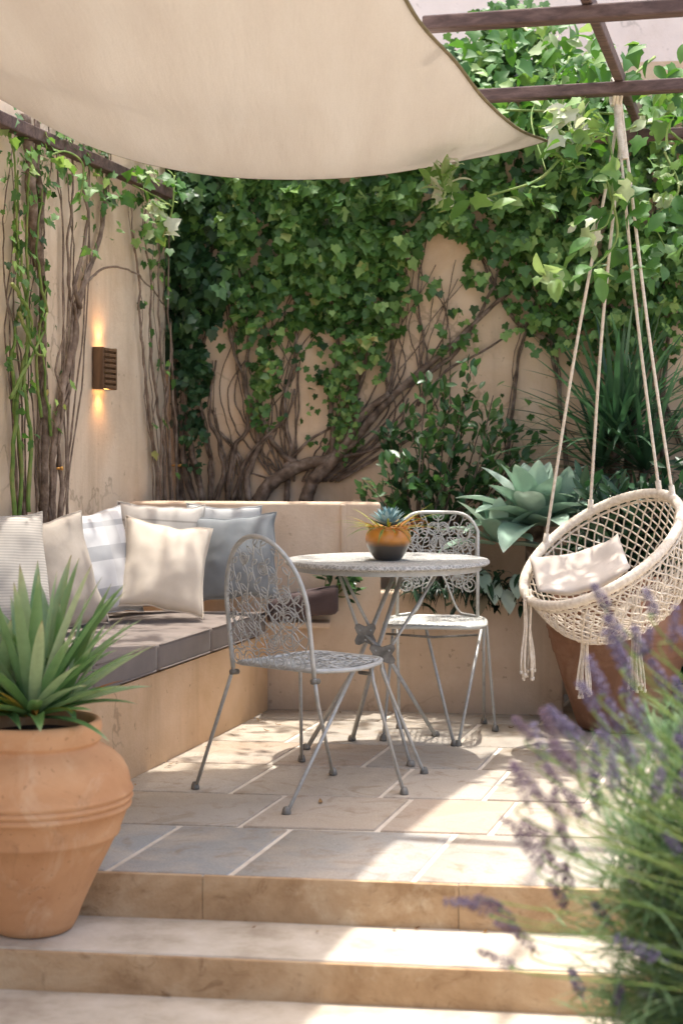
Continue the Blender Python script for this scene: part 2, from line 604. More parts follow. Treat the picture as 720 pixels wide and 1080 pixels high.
def stonemat():
    m, nt, b = newmat('limestone_paving')
    v = coords(nt)
    r = attr(nt)
    base = ramp(nt, r, [(0, '#9d9d9a'), (.2, '#a6a39d'), (.45, '#aca294'), (.7, '#b4a999'), (.88, '#b19f8d'), (1, '#bbb2a5')])
    vv = nt.nodes.new('ShaderNodeVectorMath'); vv.operation = 'ADD'
    nt.links.new(v, vv.inputs[0])
    cmb = nt.nodes.new('ShaderNodeCombineXYZ')
    nt.links.new(math_(nt, 'MULTIPLY', r, 37.), cmb.inputs[0]); nt.links.new(math_(nt, 'MULTIPLY', r, 61.), cmb.inputs[1])
    nt.links.new(cmb.outputs[0], vv.inputs[1])
    p = vv.outputs[0]
    f = noise_tex(nt, 3.5, 8, .62, p, 1.0)
    c = mix(nt, ramp(nt, f, [(.42, (0, 0, 0)), (.64, (.85, .85, .85))]), base, '#b9aea0')
    f2 = noise_tex(nt, 7, 8, .68, p, 1.5)
    c = mix(nt, ramp(nt, f2, [(.52, (0, 0, 0)), (.68, (.7, .7, .7))]), c, '#94826c')
    f3 = ramp(nt, noise_tex(nt, 45, 4, .6, p), [(.66, (0, 0, 0)), (.72, (.5, .5, .5))])
    c = mix(nt, f3, c, '#7c6c5a')
    c = mix(nt, .35, c, ramp(nt, noise_tex(nt, 170, 5, .75, p), [(.35, '#5c554c'), (.65, '#b8b4ac')]), 'OVERLAY')
    nt.links.new(c, b.inputs['Base Color'])
    b.inputs['Roughness'].default_value = .75
    b.inputs['Specular IOR Level'].default_value = .3
    h = mix(nt, .4, f2, noise_tex(nt, 50, 6, .7, p))
    bump(nt, b, h, .4, .012)
    return m


MAT['stone'] = stonemat()
MAT['mortar'] = mottled('pale_mortar', ['#bfb3a2', '#cfc4b4', '#d9d0c2'], 12, .95, 80, .4, .004)


def risermat():
    m, nt, b = newmat('ochre_step_stone')
    v = coords(nt)
    r = attr(nt)
    c = ramp(nt, noise_tex(nt, 4, 8, .65, coords(nt, (1.3, 1, 1.6)), .5), [(.3, '#937657'), (.48, '#ae916f'), (.7, '#c0a888')])
    f2 = noise_tex(nt, 11, 8, .7, v, 1.5)
    c = mix(nt, ramp(nt, f2, [(.56, (0, 0, 0)), (.7, (.7, .7, .7))]), c, '#7d6044')
    c = mix(nt, ramp(nt, noise_tex(nt, 5, 6, .7, v), [(.58, (0, 0, 0)), (.7, (.5, .5, .5))]), c, '#d8c6a8')
    nt.links.new(c, b.inputs['Base Color'])
    b.inputs['Roughness'].default_value = .9
    b.inputs['Specular IOR Level'].default_value = .15
    bump(nt, b, mix(nt, .5, f2, noise_tex(nt, 55, 6, .7, v)), .5, .012)
    return m


MAT['riser'] = risermat()
MAT['tread'] = mottled('pale_tread', ['#9f9280', '#b9ae9d', '#c6bcad'], 7, .85, 45, .45, .008)
MAT['ground'] = mottled('gravel_ground', ['#a69a86', '#b8ad9a', '#c6bca9'], 8, .95, 60, .6, .02)
# ================================================================ setting
def left_wall_x(D):
    return -.80 + .241 * (D - 7.7)


def back_wall_d(X):
    return 7.60 - .127 * X


def planter_d(X):
    return 7.012 - .127 * X


def bench_x(D):
    return -.733 + .288 * (D - 5.59)


def patio_edge(X):
    return 4.31 - .13 * X


def tread_edge(X):
    return 4.0 - .13 * X


Z1, Z2 = -.122, -.225

# ---- ground far and wide
mb = MB()
mb.add([(-40, -40, Z2 - .03), (40, -40, Z2 - .03), (40, 60, Z2 - .03), (-40, 60, Z2 - .03)], [(0, 1, 2, 3)])
struct(mb.build('ground', MAT['ground'], smooth=False))

# ---- paving: separate flagstones, bedded in pale mortar
JD = Vector((.288, 1)).normalized()      # joints that run away from the step
LD = Vector((1, -.13)).normalized()      # joints that run along the step


def pav(a, d):
    """Paving coordinates: a along the step, d back from its edge."""
    p = Vector((0, 4.31)) + LD * a + JD * d
    return p.x, p.y


mb = MB()
poly = [pav(-2.1, 0.012), pav(4.2, 0.012), pav(4.2, 3.4), pav(-2.1, 3.4)]
mb.prism(poly, -.30, -.006)
struct(mb.build('patio_base', MAT['mortar'], smooth=False))
mb = MB()
d = .006
rows = [.55, .46, .50, .44, .52, .48, .5]
ri = random.Random(4)
for k, dep in enumerate(rows):
    a = -2.1 - ri.random() * .3
    while a < 4.0:
        w = ri.choice([.34, .42, .5, .58, .66])
        g = .009
        c = [(a + g, d + g), (a + w - g, d + g), (a + w - g, d + dep - g), (a + g, d + dep - g)]
        c = [(x + ri.uniform(-.004, .004), y + (ri.uniform(-.004, .004) if k else 0)) for x, y in c]

        def fn(v, c=c):
            u, t = v.x, v.y
            x = (c[0][0] * (1 - u) + c[1][0] * u) * (1 - t) + (c[3][0] * (1 - u) + c[2][0] * u) * t
            y = (c[0][1] * (1 - u) + c[1][1] * u) * (1 - t) + (c[3][1] * (1 - u) + c[2][1] * u) * t
            X, Y = pav(x, y)
            return Vector((X, Y, v.z))
        rnd = ri.random() * .28 if k == 0 and a < .35 else ri.uniform(.3, 1)  # greyer front slabs: the sail's shade put into their tone
        zt = ri.uniform(-.0025, .0015)
        mb.box((0, 0, -.03), (1, 1, zt), .006, fn, 2, rnd)
        a += w
    d += dep
struct(mb.build('paving', MAT['stone'], sharp=40))


# ---- steps: a stone riser under the patio edge, a tread, a second riser, a lower landing
def strip(mb, edge0, edge1, z0, z1, xs, bev=.008, rnd=None, mi=0, jit=0.0):
    for i in range(len(xs) - 1):
        a0, a1 = xs[i] + .0008, xs[i + 1] - .0008

        def fn(v):
            x = a0 + (a1 - a0) * v.x
            y0, y1 = edge0(x), edge1(x)
            j = jit * mnoise.noise(Vector((x * 6, v.z * 11, i * 3.7)))
            return Vector((x, y0 + (y1 - y0) * v.y + j * (1 - v.y), v.z))
        mb.box((0, 0, z0), (1, 1, z1), bev, fn, 2, random.random() if rnd is None else rnd, mi, cuts=3)


mb = MB()
strip(mb, lambda x: patio_edge(x) - .002, lambda x: patio_edge(x) + .016, Z1 - .05, -.004, [-2.6, -1.45, -.375, .31, 1.1, 2.0, 3.2, 4.4], .006, jit=.008)
struct(mb.build('upper_step_riser', MAT['riser'], sharp=50))
mb = MB()
strip(mb, lambda x: tread_edge(x) + .010, lambda x: patio_edge(x) + .02, Z1 - .085, Z1, [-2.9, 4.6], .012, jit=.004)
t1 = struct(mb.build('step_tread', MAT['tread'], sharp=50))
mb = MB()
strip(mb, lambda x: tread_edge(x) - .002, lambda x: tread_edge(x) + .2, Z2 - .06, Z1 - .005, [-2.9, -1.2, 2.8, 4.6], .006, jit=.006)
struct(mb.build('lower_step_riser', MAT['riser'], sharp=50))
# the tread is a slab 3 cm thick: shift its body so the riser shows below it
for v in t1.data.vertices:
    if v.co.z < Z1 - .04:
        v.co.z = Z1 - .028
mb = MB()
poly = [(-3.2, tread_edge(-3.2) + .03), (-3.2, 1.4), (5, 1.4), (5, tread_edge(5) + .03)]
mb.prism(poly, Z2 - .2, Z2)
struct(mb.build('lower_landing', MAT['tread'], smooth=False))


# ---- walls
def grid_wall(mb, p0, p1, z0, z1, thick, nx, nz, side, amp=.006):
    """A rendered wall between plan points with a slightly uneven face."""
    p0 = Vector(p0); p1 = Vector(p1)
    dirv = (p1 - p0).normalized(); nrm = Vector((dirv.y, -dirv.x)) * side
    vs, fs = [], []
    for i in range(nx + 1):
        for k in range(nz + 1):
            p = p0.lerp(p1, i / nx); z = z0 + (z1 - z0) * k / nz
            a = amp * mnoise.noise(Vector((p.x * 1.3, p.y * 1.3, z * 1.3))) if 0 < k < nz and 0 < i < nx else 0
            vs.append((p.x + nrm.x * a, p.y + nrm.y * a, z))
    for i in range(nx):
        for k in range(nz):
            a = i * (nz + 1) + k
            fs.append((a, a + nz + 1, a + nz + 2, a + 1))
    o = len(vs)
    for p in (p0, p1):
        for z in (z0, z1):
            vs.append((p.x - nrm.x * thick, p.y - nrm.y * thick, z))
    c = [0, nz, nx * (nz + 1), nx * (nz + 1) + nz]
    # back, ends, top, bottom share the corner vertices with the face
    topr = [i * (nz + 1) + nz for i in range(nx + 1)]
    botr = [i * (nz + 1) for i in range(nx + 1)]
    fs.append((o, o + 1, o + 3, o + 2))
    fs.append(tuple(topr) + (o + 3, o + 1))
    fs.append(tuple(reversed(botr)) + (o, o + 2))
    fs.append(tuple(range(0, nz + 1)) + (o + 1, o))
    fs.append(tuple(range(c[2] + nz, c[2] - 1, -1)) + (o + 2, o + 3))
    mb.add(vs, fs)


WALL_H = 2.92
mb = MB()
grid_wall(mb, (-1.6, back_wall_d(-1.6)), (4.6, back_wall_d(4.6)), -.25, WALL_H, .25, 60, 34, 1)
ow = mb.build('garden_wall', MAT['wall'], sharp=50)
tag(ow, 'tall peach plastered wall across the back, covered with green ivy', 'wall')
mb = MB()
grid_wall(mb, (left_wall_x(-1.2), -1.2), (left_wall_x(7.58), 7.58), -.25, 3.3, .25, 80, 34, 1)
ow = mb.build('garden_wall', MAT['wall_l'], sharp=50)
tag(ow, 'pale plastered side wall with the lit lamp and bare climbing stems', 'wall')

mb = MB()
grid_wall(mb, (-4.5, 10.2), (7.5, 8.9), -.25, 4.6, .3, 40, 14, 1)
ow = mb.build('house_wall', MAT['house'], sharp=50)
tag(ow, 'pale grey plaster house wall rising beyond the ivy-clad wall, at the top', 'wall')

# raised planter behind the bench and table
PE = .95
mb = MB()
XS = .17       # where the wall steps down


def pl(x, d=0.0):
    return (x, planter_d(x) + d)


def rbox(x0, x1, d0, d1, z0, z1, bev=.012):
    def fn(v):
        x = x0 + (x1 - x0) * v.x
        return Vector((x, planter_d(x) + d0 + (d1 - d0) * v.y, v.z))
    # bevel in real units: scale x
    bm = bmesh.new(); bmesh.ops.create_cube(bm, size=1)
    for v in bm.verts:
        v.co = Vector(((v.co.x + .5) * (x1 - x0), d0 + (v.co.y + .5) * (d1 - d0), z0 + (v.co.z + .5) * (z1 - z0)))
    bmesh.ops.bevel(bm, geom=bm.edges[:], offset=bev, segments=3, affect='EDGES', profile=.5)
    vs = [Vector((x0 + v.co.x, planter_d(x0 + v.co.x) + v.co.y, v.co.z)) for v in bm.verts]
    fs = [tuple(v.index for v in f.verts) for f in bm.faces]
    bm.free()
    return vs, fs


plt = thing('raised_planter', (.0, 7.1, 0), 'peach plastered raised planter wall behind the bench and table', 'planter')
mb = MB()
mb.add(*rbox(-.98, XS, 0, .14, -.02, .905))
mb.add(*rbox(XS - .02, PE, .006, .14, -.02, .52))
mb.add(*rbox(PE - .13, PE - .002, .12, .60, -.02, .518))
mb.add(*rbox(XS - .12, XS - .004, .12, .60, .3, .90))
mb.build('wall', MAT['planter'], plt, sharp=35)
mb = MB()
mb.add(*rbox(-.003, .018, -.014, .02, .49, .898, .004))
mb.build('render_joint', MAT['planter'], plt, sharp=35)
mb = MB()
mb.add(*rbox(-.98, XS - .1, .12, .60, .2, .84, .01))
mb.add(*rbox(XS - .01, PE - .11, .12, .60, .2, .47, .01))
o = mb.build('soil', MAT['soil'], plt)

# built-in bench
bn = thing('garden_bench', (-.9, 5.6, 0), 'built-in peach plaster bench base running along the side wall', 'bench')
mb = MB()
poly = []
for D in (4.55, 5.2, 5.9, 6.5, 7.02):
    poly.append((bench_x(D), D))
poly += [(-.33, planter_d(-.33) - .004), (left_wall_x(7.05) + .006, planter_d(left_wall_x(7.05)) - .004), (left_wall_x(4.55) + .006, 4.55)]
mb.prism(poly, -.02, .335)
o = mb.build('base', MAT['bench'], bn, smooth=False)
mb = MB()
mb.add(*rbox(-.32, -.05, -.13, -.004, .372, .397, .006))
mb.build('corner_ledge', MAT['planter'], bn, sharp=35)


# seat cushions
def seat_cushion(D0, D1, label, mat, z0=.342, z1=.440):
    bm = bmesh.new(); bmesh.ops.create_cube(bm, size=1)
    L = D1 - D0 - .008
    for v in bm.verts:
        v.co = Vector(((v.co.x + .5) * .60, (v.co.y + .5) * L, (v.co.z + .5) * (z1 - z0)))
    bmesh.ops.bevel(bm, geom=bm.edges[:], offset=.016, segments=3, affect='EDGES', profile=.6)
    bmesh.ops.subdivide_edges(bm, edges=[e for e in bm.edges if e.calc_length() > .05], cuts=6, use_grid_fill=True)
    vs = []
    for v in bm.verts:
        D = D0 + .004 + v.co.y
        xa, xb = bench_x(D) + .014, left_wall_x(D) + .012
        t = v.co.x / .60
        x = xa + (xb - xa) * t
        puff = .012 * math.sin(PI * min(1, max(0, v.co.y / L))) * math.sin(PI * t) if v.co.z > .06 else 0
        puff += .004 * mnoise.noise(Vector((x * 9, D * 9, 3)))
        yy = D
        lim = planter_d(x) - .012
        vs.append(Vector((x, min(yy, lim), z0 + v.co.z + puff)))
    mb = MB(); mb.add(vs, [tuple(v.index for v in f.verts) for f in bm.faces]); bm.free()
    org = ((bench_x((D0 + D1) / 2) + left_wall_x((D0 + D1) / 2)) / 2, (D0 + D1) / 2, z0)
    o = mb.build('seat_cushion', mat, origin=org)
    tag(o, label, 'cushion', 'seat cushions along the bench')
    # piping round the upper and lower front edges
    p = MB()
    for zz in (z1 - .003, z0 + .006):
        pts = []
        for i in range(13):
            D = D0 + .016 + (L - .024) * i / 12
            pts.append((bench_x(D) + .0125, D, zz))
        p.tube(pts, .0035, 5)
    p.build('piping', mat, o)
    return o


seat_cushion(4.78, 5.28, 'seat cushion farthest forward on the bench, behind the spiky plant', MAT['seat'])
seat_cushion(5.28, 5.80, 'mushroom seat cushion on the bench under the knitted and ribbed pillows', MAT['seat'])
seat_cushion(5.80, 6.32, 'mushroom seat cushion on the bench in front of the plaid pillow', MAT['seat'])
seat_cushion(6.32, 6.97, 'mushroom seat cushion in the bench corner under the beige and grey pillows', MAT['seat'])

# brown cushion on the corner ledge
bm = bmesh.new(); bmesh.ops.create_cube(bm, size=1)
for v in bm.verts:
    v.co = Vector(((v.co.x + .5) * .305, (v.co.y + .5) * .215, (v.co.z + .5) * .12))
bmesh.ops.bevel(bm, geom=bm.edges[:], offset=.03, segments=3, affect='EDGES', profile=.6)
bmesh.ops.subdivide_edges(bm, edges=[e for e in bm.edges if e.calc_length() > .05], cuts=4, use_grid_fill=True)
mb = MB()
vs = []
for v in bm.verts:
    x = -.318 + v.co.x
    t = v.co.x / .305
    zz = .402 + (v.co.z if v.co.z > .06 else v.co.z) + .035 * t + (-.03 * (1 - t) if v.co.z > .06 else 0)
    zz += .006 * mnoise.noise(Vector((x * 12, v.co.y * 12, v.co.z * 9)))
    vs.append((x, planter_d(x) - .225 + .055 * t * (1 if v.co.y < .1 else .0) + v.co.y - .004, zz))
mb.add(vs, [tuple(v.index for v in f.verts) for f in bm.faces]); bm.free()
tag(mb.build('bench_cushion', MAT['seat_d'], origin=(-.17, 6.92, .40)), 'dark brown cushion at the short end of the bench by the planter wall', 'cushion', None)


# ---------------------------------------------------------------- pillows
def pillow(name, label, mat, c, w, h, t, yaw, lean, roll=0., seed=1, sag=.0):
    """Square scatter pillow: local x across, z up, y thickness; stands at c (its centre)."""
    n = 26
    mb = MB()
    vs, fs = [], []
    idx = {}
    for s in (1, -1):
        for i in range(n + 1):
            for j in range(n + 1):
                u = -1 + 2 * i / n; v = -1 + 2 * j / n
                edge = i in (0, n) or j in (0, n)
                if s == -1 and edge:
                    idx[(s, i, j)] = idx[(1, i, j)]; continue
                pin = 1 - .10 * (1 - v * v) * abs(u) ** 3
                pinv = 1 - .10 * (1 - u * u) * abs(v) ** 3
                prof = (max(0, 1 - u ** 2) ** .52) * (max(0, 1 - v ** 2) ** .52)
                prof = prof ** .85
                cr = mnoise.noise(Vector((u * 1.6 + seed * 7.1, v * 1.6, s * 2.3))) * .16 + mnoise.noise(Vector((u * 4 + seed, v * 4, s * 5.3))) * .07
                # creases that run in from the corners
                cr += -.06 * math.exp(-((abs(u) - abs(v)) / .16) ** 2) * (u * u + v * v) / 2
                y = s * t / 2 * prof * (1 + cr) if not edge else 0
                zz = v * h / 2 * pinv
                zz -= sag * (1 - u * u) * (1 if v > 0 else .0) * v
                x = u * w / 2 * pin + .012 * mnoise.noise(Vector((v * 2, seed, u)))
                zz += .010 * mnoise.noise(Vector((u * 2.2, seed * 3, v)))
                idx[(s, i, j)] = len(vs)
                vs.append((x, y + .012 * mnoise.noise(Vector((u * 1.5 + seed, v * 1.5, 9))), zz))
    for s in (1, -1):
        for i in range(n):
            for j in range(n):
                q = [idx[(s, i, j)], idx[(s, i + 1, j)], idx[(s, i + 1, j + 1)], idx[(s, i, j + 1)]]
                fs.append(tuple(q if s == -1 else q[::-1]))
    mb.add(vs, fs)
    # piped seam round the edge
    loop = [(i, 0) for i in range(n)] + [(n, j) for j in range(n)] + [(n - i, n) for i in range(n)] + [(0, n - j) for j in range(n)]
    pts = [vs[idx[(1, i, j)]] for i, j in loop]
    o = mb.build(name, mat)
    o.location = c
    o.rotation_euler = (lean, roll, yaw)
    tag(o, label, 'pillow', 'pillows along the bench')
    p = MB(); p.tube(pts, .0035, 5, closed=True)
    s_ = p.build('seam', mat)
    s_.parent = o
    return o


def pil(px, py, D):
    return at(px, py, D)


R = math.radians
pillow('pillow', 'ribbed pale pillow nearest the front of the bench, half out of frame', MAT['p_rib'], pil(-2, 603, 5.72), .44, .44, .15, R(48), R(-14), R(3), 1)
pillow('pillow', 'taupe knitted pillow between the ribbed pillow and the plaid one', MAT['p_knit'], pil(48, 608, 6.0), .44, .44, .16, R(42), R(-14), R(-7), 2)
pillow('pillow', 'white and grey plaid pillow leaning on the side wall', MAT['p_plaid'], pil(93, 596, 6.42), .42, .44, .15, R(42), R(-15), R(-5), 3)
pillow('pillow', 'plain brownish taupe pillow mostly hidden behind the plaid and beige pillows', MAT['p_taupe'], pil(131, 598, 6.72), .38, .36, .12, R(30), R(-12), R(0), 4)
pillow('pillow', 'grey pillow with thin dark stripes, behind the beige pillow', MAT['p_stripe'], pil(168, 580, 6.86), .37, .40, .12, R(8), R(-10), R(3), 5)
pillow('pillow', 'pale grey pillow in the corner behind the slate grey pillow', MAT['p_pale'], pil(234, 577, 6.98), .33, .37, .08, R(-6), R(-6), R(2), 6)
pillow('pillow', 'slate grey pillow leaning on the planter wall at the bench corner', MAT['p_grey'], pil(249, 588, 6.83), .36, .37, .11, R(-6), R(-12), R(-4), 7)
pillow('pillow', 'cream linen pillow in front of all others, lit by the sun', MAT['p_beige'], pil(173, 598, 6.52), .36, .38, .13, R(12), R(-20), R(9), 8)
# ================================================================ table and chairs
def table():
    c = Vector((.171, 6.05, 0))
    t = thing('bistro_table', c, 'round grey iron bistro table with crossed folding legs, plant bowl on top', 'table')
    mb = MB()
    R0 = .382
    mb.lathe([(0.0001, .7295), (.2, .730), (R0 - .02, .731), (R0 - .004, .7305), (R0, .726), (R0 + .001, .718), (R0 - .006, .712), (R0 - .03, .711), (.0001, .711)], c, 96)
    mb.build('tabletop', MAT['irontop'], t, sharp=40)
    mb = MB()
    mb.lathe([(R0 - .03, .7112), (R0 - .03, .692), (R0 - .036, .692), (R0 - .036, .7112)], c, 64)
    mb.build('apron', MAT['iron'], t, sharp=40)
    hubA = at(387, 670, 5.98); hubB = at(404, 690, 5.90)
    legs = [
        # top point, hub it passes, foot
        (at(358, 604, 5.98), at(379, 666, 5.985), None),
        (at(363, 604, 6.03), at(387, 662, 6.00), None),
        (at(414, 606, 6.16), at(389, 664, 6.01), fl(323, 790)),
        (at(424, 606, 6.20), at(394, 668, 6.02), fl(370, 781)),
        (at(461, 603, 5.94), at(410, 684, 5.90), None),
        (None, at(409, 696, 5.90), fl(459, 776)),
        (None, at(404, 700, 5.89), fl(432, 809)),
    ]
    segs = [
        [at(357, 604, 5.98), at(382, 676, 5.97)],
        [at(361, 604, 6.02), at(391, 664, 5.99)],
        [at(416, 604, 6.16), at(390, 668, 6.01), at(374, 705, 6.06), fl(323, 790)],
        [at(424, 604, 6.20), at(396, 690, 6.03), fl(371, 781)],
        [at(461, 604, 5.94), at(411, 684, 5.905), at(396, 702, 5.92), at(352, 748, 6.05)],
        [at(384, 668, 5.97), at(407, 690, 5.93), fl(459, 776)],
        [at(400, 690, 5.92), fl(433, 808)],
    ]
    segs[4] = [at(461, 604, 5.94), at(411, 684, 5.905), at(392, 702, 5.93)]
    for s in segs:
        mb = MB()
        mb.tube([tuple(p) for p in s], .0098, 8, flat=.62)
        leg = mb.build('leg', MAT['iron'], t)
        if s[-1].z < .02:
            f = s[-1]
            m2 = MB(); m2.lathe([(.0001, .022), (.012, .02), (.016, .008), (.016, .0), (.0001, .0)], (f.x, f.y, 0), 14)
            m2.build('foot', MAT['hub_iron'], leg)
    # clasp plates where the legs cross
    for (px, py, D, sx, sy) in ((385, 669, 5.965, .040, .040), (403, 690, 5.885, .048, .036)):
        p = at(px, py, D)
        mb = MB()
        out = []
        for i in range(24):
            a = 2 * PI * i / 24
            r = 1 + .28 * math.cos(4 * (a - PI / 4))
            out.append((sx * r * math.cos(a), sy * r * math.sin(a)))
        n = len(out)
        vs = [(p.x + x, p.y - .006, p.z + z) for x, z in out] + [(p.x + x, p.y + .006, p.z + z) for x, z in out]
        mb.add(vs, [tuple(range(n)), tuple(range(2 * n - 1, n - 1, -1))] + [(i, (i + 1) % n, n + (i + 1) % n, n + i) for i in range(n)])
        pl_ = mb.build('clasp_plate', MAT['hub_iron'], t, smooth=False)
        for dx, dz in ((-.5, .4), (.5, .4), (0, -.5)):
            m2 = MB(); m2.tube([(p.x + dx * sx, p.y - .004, p.z + dz * sy), (p.x + dx * sx, p.y - .010, p.z + dz * sy)], .004, 8)
            m2.build('rivet', MAT['iron'], pl_)
    return t


table()


# ---- filigree drawing tools: curves in a local (a, b) plane
def spiral(ca, cb, r, turns, start, dirn=1, r0=.15, n=40):
    return [(ca + r * (r0 + (1 - r0) * i / n) * math.cos(start + dirn * turns * 2 * PI * i / n),
             cb + r * (r0 + (1 - r0) * i / n) * math.sin(start + dirn * turns * 2 * PI * i / n)) for i in range(n + 1)]


def ringc(ca, cb, r, n=20):
    return [(ca + r * math.cos(2 * PI * i / n), cb + r * math.sin(2 * PI * i / n)) for i in range(n + 1)]


def leafloop(a, b, ang, L, W, n=6):
    pts = []
    for s in (1, -1):
        rng_ = range(n + 1) if s == 1 else range(n, -1, -1)
        for i in rng_:
            t = i / n
            x, y = L * t, s * W * math.sin(PI * t) ** .9
            pts.append((a + x * math.cos(ang) - y * math.sin(ang), b + x * math.sin(ang) + y * math.cos(ang)))
    return pts


def arch_inside(a, b, w, h):
    """Inside a horseshoe back: straight sides then an elliptical head."""
    hs = h * .42
    if b < 0 or b > h:
        return False
    if b <= hs:
        return abs(a) < w
    return (a / w) ** 2 + ((b - hs) / (h - hs)) ** 2 < 1


def clip(pts, inside):
    out, cur = [], []
    for p in pts:
        if inside(*p):
            cur.append(p)
        else:
            if len(cur) > 2:
                out.append(cur)
            cur = []
    if len(cur) > 2:
        out.append(cur)
    return out


def hexnet(inside, size, rj, jit=.28):
    """Edges of a jittered honeycomb inside a region: cast lacework."""
    E = []
    key = {}

    def vert(x, y):
        k = (round(x / size * 20), round(y / size * 20))
        if k not in key:
            key[k] = (x + rj.uniform(-jit, jit) * size, y + rj.uniform(-jit, jit) * size)
        return key[k]
    H = math.sqrt(3) * size
    done = set()
    for q in range(-30, 31):
        for r in range(-30, 31):
            cx = 1.5 * size * q; cy = H * (r + .5 * (q & 1))
            cs = []
            for k in range(6):
                a = PI / 3 * k
                cs.append((cx + size * math.cos(a), cy + size * math.sin(a)))
            for k in range(6):
                p, q2 = cs[k], cs[(k + 1) % 6]
                kk = tuple(sorted(((round(p[0], 4), round(p[1], 4)), (round(q2[0], 4), round(q2[1], 4)))))
                if kk in done:
                    continue
                done.add(kk)
                a, b = vert(*p), vert(*q2)
                if inside(*a) and inside(*b):
                    E.append((a, b))
    return E


def iron_chair_front():
    B = Vector((-.222, 5.2, .44)); f = Vector((.63, .776, 0)).normalized(); l = Vector((f.y, -f.x, 0)); up = Vector((0, 0, 1))
    org = Vector((B.x + f.x * .2, B.y + f.y * .2, 0))
    t = thing('bistro_chair', org, 'grey iron chair with arched leafy openwork back, standing nearest to us by the bench', 'chair')
    w = .174
    H = .435
    recl = -.14

    def bp(a, b):
        """Backrest plane point (slightly reclined and dished)."""
        return B + l * a + up * (b - .005) + f * (recl * b - .05 * (1 - (a / w) ** 2) * .5)
    # frame: arch
    arch = [(-w, -.01)] + [(-w, H * .42 * k / 5) for k in range(1, 5)]
    hs = H * .42
    for i in range(25):
        a = PI - PI * i / 24
        arch.append((w * math.cos(a), hs + (H - hs) * math.sin(a)))
    arch += [(w, hs * k / 5) for k in range(4, 0, -1)] + [(w, -.01)]
    mb = MB(); mb.tube([bp(a, b) for a, b in arch], .0078, 10)
    mb.build('back_frame', MAT['iron'], t)
    # backrest openwork
    ins = lambda a, b: arch_inside(a, b, w * .985, H * .985)
    rj = random.Random(5)
    curves = []
    # lower band of ring scrolls
    for k in range(5):
        a = -w + .033 + k * .066
        curves.append(ringc(a, .034, .026)); curves.append(ringc(a, .034, .013)); curves.append(spiral(a + .03, .055, .02, 1.2, k))
    curves.append([(-w + .33 * w * 0 + 2 * w * i / 30, .066 + .006 * math.sin(i)) for i in range(31)])
    # stems fanning upward with leaves
    for k in range(9):
        a0 = -w * .9 + k * w * .225
        ph = rj.uniform(0, 6)
        st = [(a0 + (a0 * .25 - .02) * (i / 24) + .010 * math.sin(i * .55 + ph), .07 + (H - .07) * i / 24) for i in range(25)]
        curves.append(st)
        for i in range(2, 24, 2):
            s = 1 if (i // 2) % 2 else -1
            if st[i][1] < .20 and st[i][0] > .02 and k > 6:
                continue
            curves.append(leafloop(st[i][0], st[i][1], PI / 2 - s * rj.uniform(.55, .95), rj.uniform(.026, .040), .0065))
    # diamond lattice on the middle band
    for k in range(-6, 7):
        for s in (1, -1):
            curves.append([(k * .052 + s * .20 * (i / 12 - .5), .08 + .17 * i / 12) for i in range(13)])
    # roundels on the right-hand side
    for (a, b, r) in ((.105, .175, .036), (.10, .105, .032), (.04, .095, .022), (.09, .245, .024), (.02, .33, .02), (-.06, .36, .018), (.06, .30, .016)):
        curves += [ringc(a, b, r), ringc(a, b, r * .62), spiral(a, b, r * .55, 1.4, 1)]
    mb = MB()
    for c in curves:
        for seg in clip(c, ins):
            mb.tube([bp(*p) for p in seg], .0019, 4, cap=False)
    mb.build('backrest', MAT['iron'], t)

    # seat: rounded shield of lacework in a rim, its front rolled down
    def sp(a, d):
        """Seat point: a across, d forward from the back."""
        z = .444 - .010 * math.sin(PI * min(1, max(0, d / .42))) - max(0, d - .36) ** 2 * 2.0
        return Vector((B.x, B.y, 0)) + l * a + f * d + up * z

    def sin_(a, d):
        if d < .012 or d > .425:
            return False
        hw = .160 + .035 * math.sin(PI * min(1, d / .40))
        if d > .30:
            hw *= math.sqrt(max(0, 1 - ((d - .30) / .125) ** 2.6 * .72))
        return abs(a) < hw
    rimp = []
    m = 60
    for i in range(m):
        a = 2 * PI * i / m
        lo, hi = 0, .4
        for _ in range(18):
            md = (lo + hi) / 2
            if sin_(md * math.cos(a), .21 + md * math.sin(a)):
                lo = md
            else:
                hi = md
        rimp.append((lo * math.cos(a), .21 + lo * math.sin(a)))
    mb = MB(); mb.tube([sp(*p) for p in rimp], .008, 8, closed=True)
    mb.build('seat_rim', MAT['iron'], t)
    mb = MB()
    for a, b in hexnet(sin_, .0135, rj):
        pa, pb = sp(*a), sp(*b)
        mb.tube([pa, (pa + pb) / 2, pb], .0031, 4, cap=False)
    for k in range(16):
        a, d = rj.uniform(-.15, .15), rj.uniform(.05, .38)
        for seg in clip(ringc(a, d, .02), sin_):
            mb.tube([sp(*p) + up * .002 for p in seg], .003, 4, cap=False)
    mb.build('seat', MAT['iron'], t)
    # legs
    lp, rp = bp(-w, -.012), bp(w, -.012)
    fr = sp(.09, .405)
    legs = [
        [lp, lp + Vector((-.01, .0, -.03)), fl(206, 832)],
        [rp, rp + Vector((.012, .02, -.09)), fl(351, 817)],
        [sp(.08, .34) - up * .01, fl(302, 859)],
        [sp(-.14, .30) - up * .01, fl(318, 803)],
        [sp(.155, .33) + up * .002, sp(.13, .40) - up * .0, sp(.10, .445) - up * .02, sp(.098, .475) - up * .07, fl(447, 816)],
        [sp(.16, .31) - up * .008, sp(.165, .315) - up * .06, fl(426, 838)],
    ]
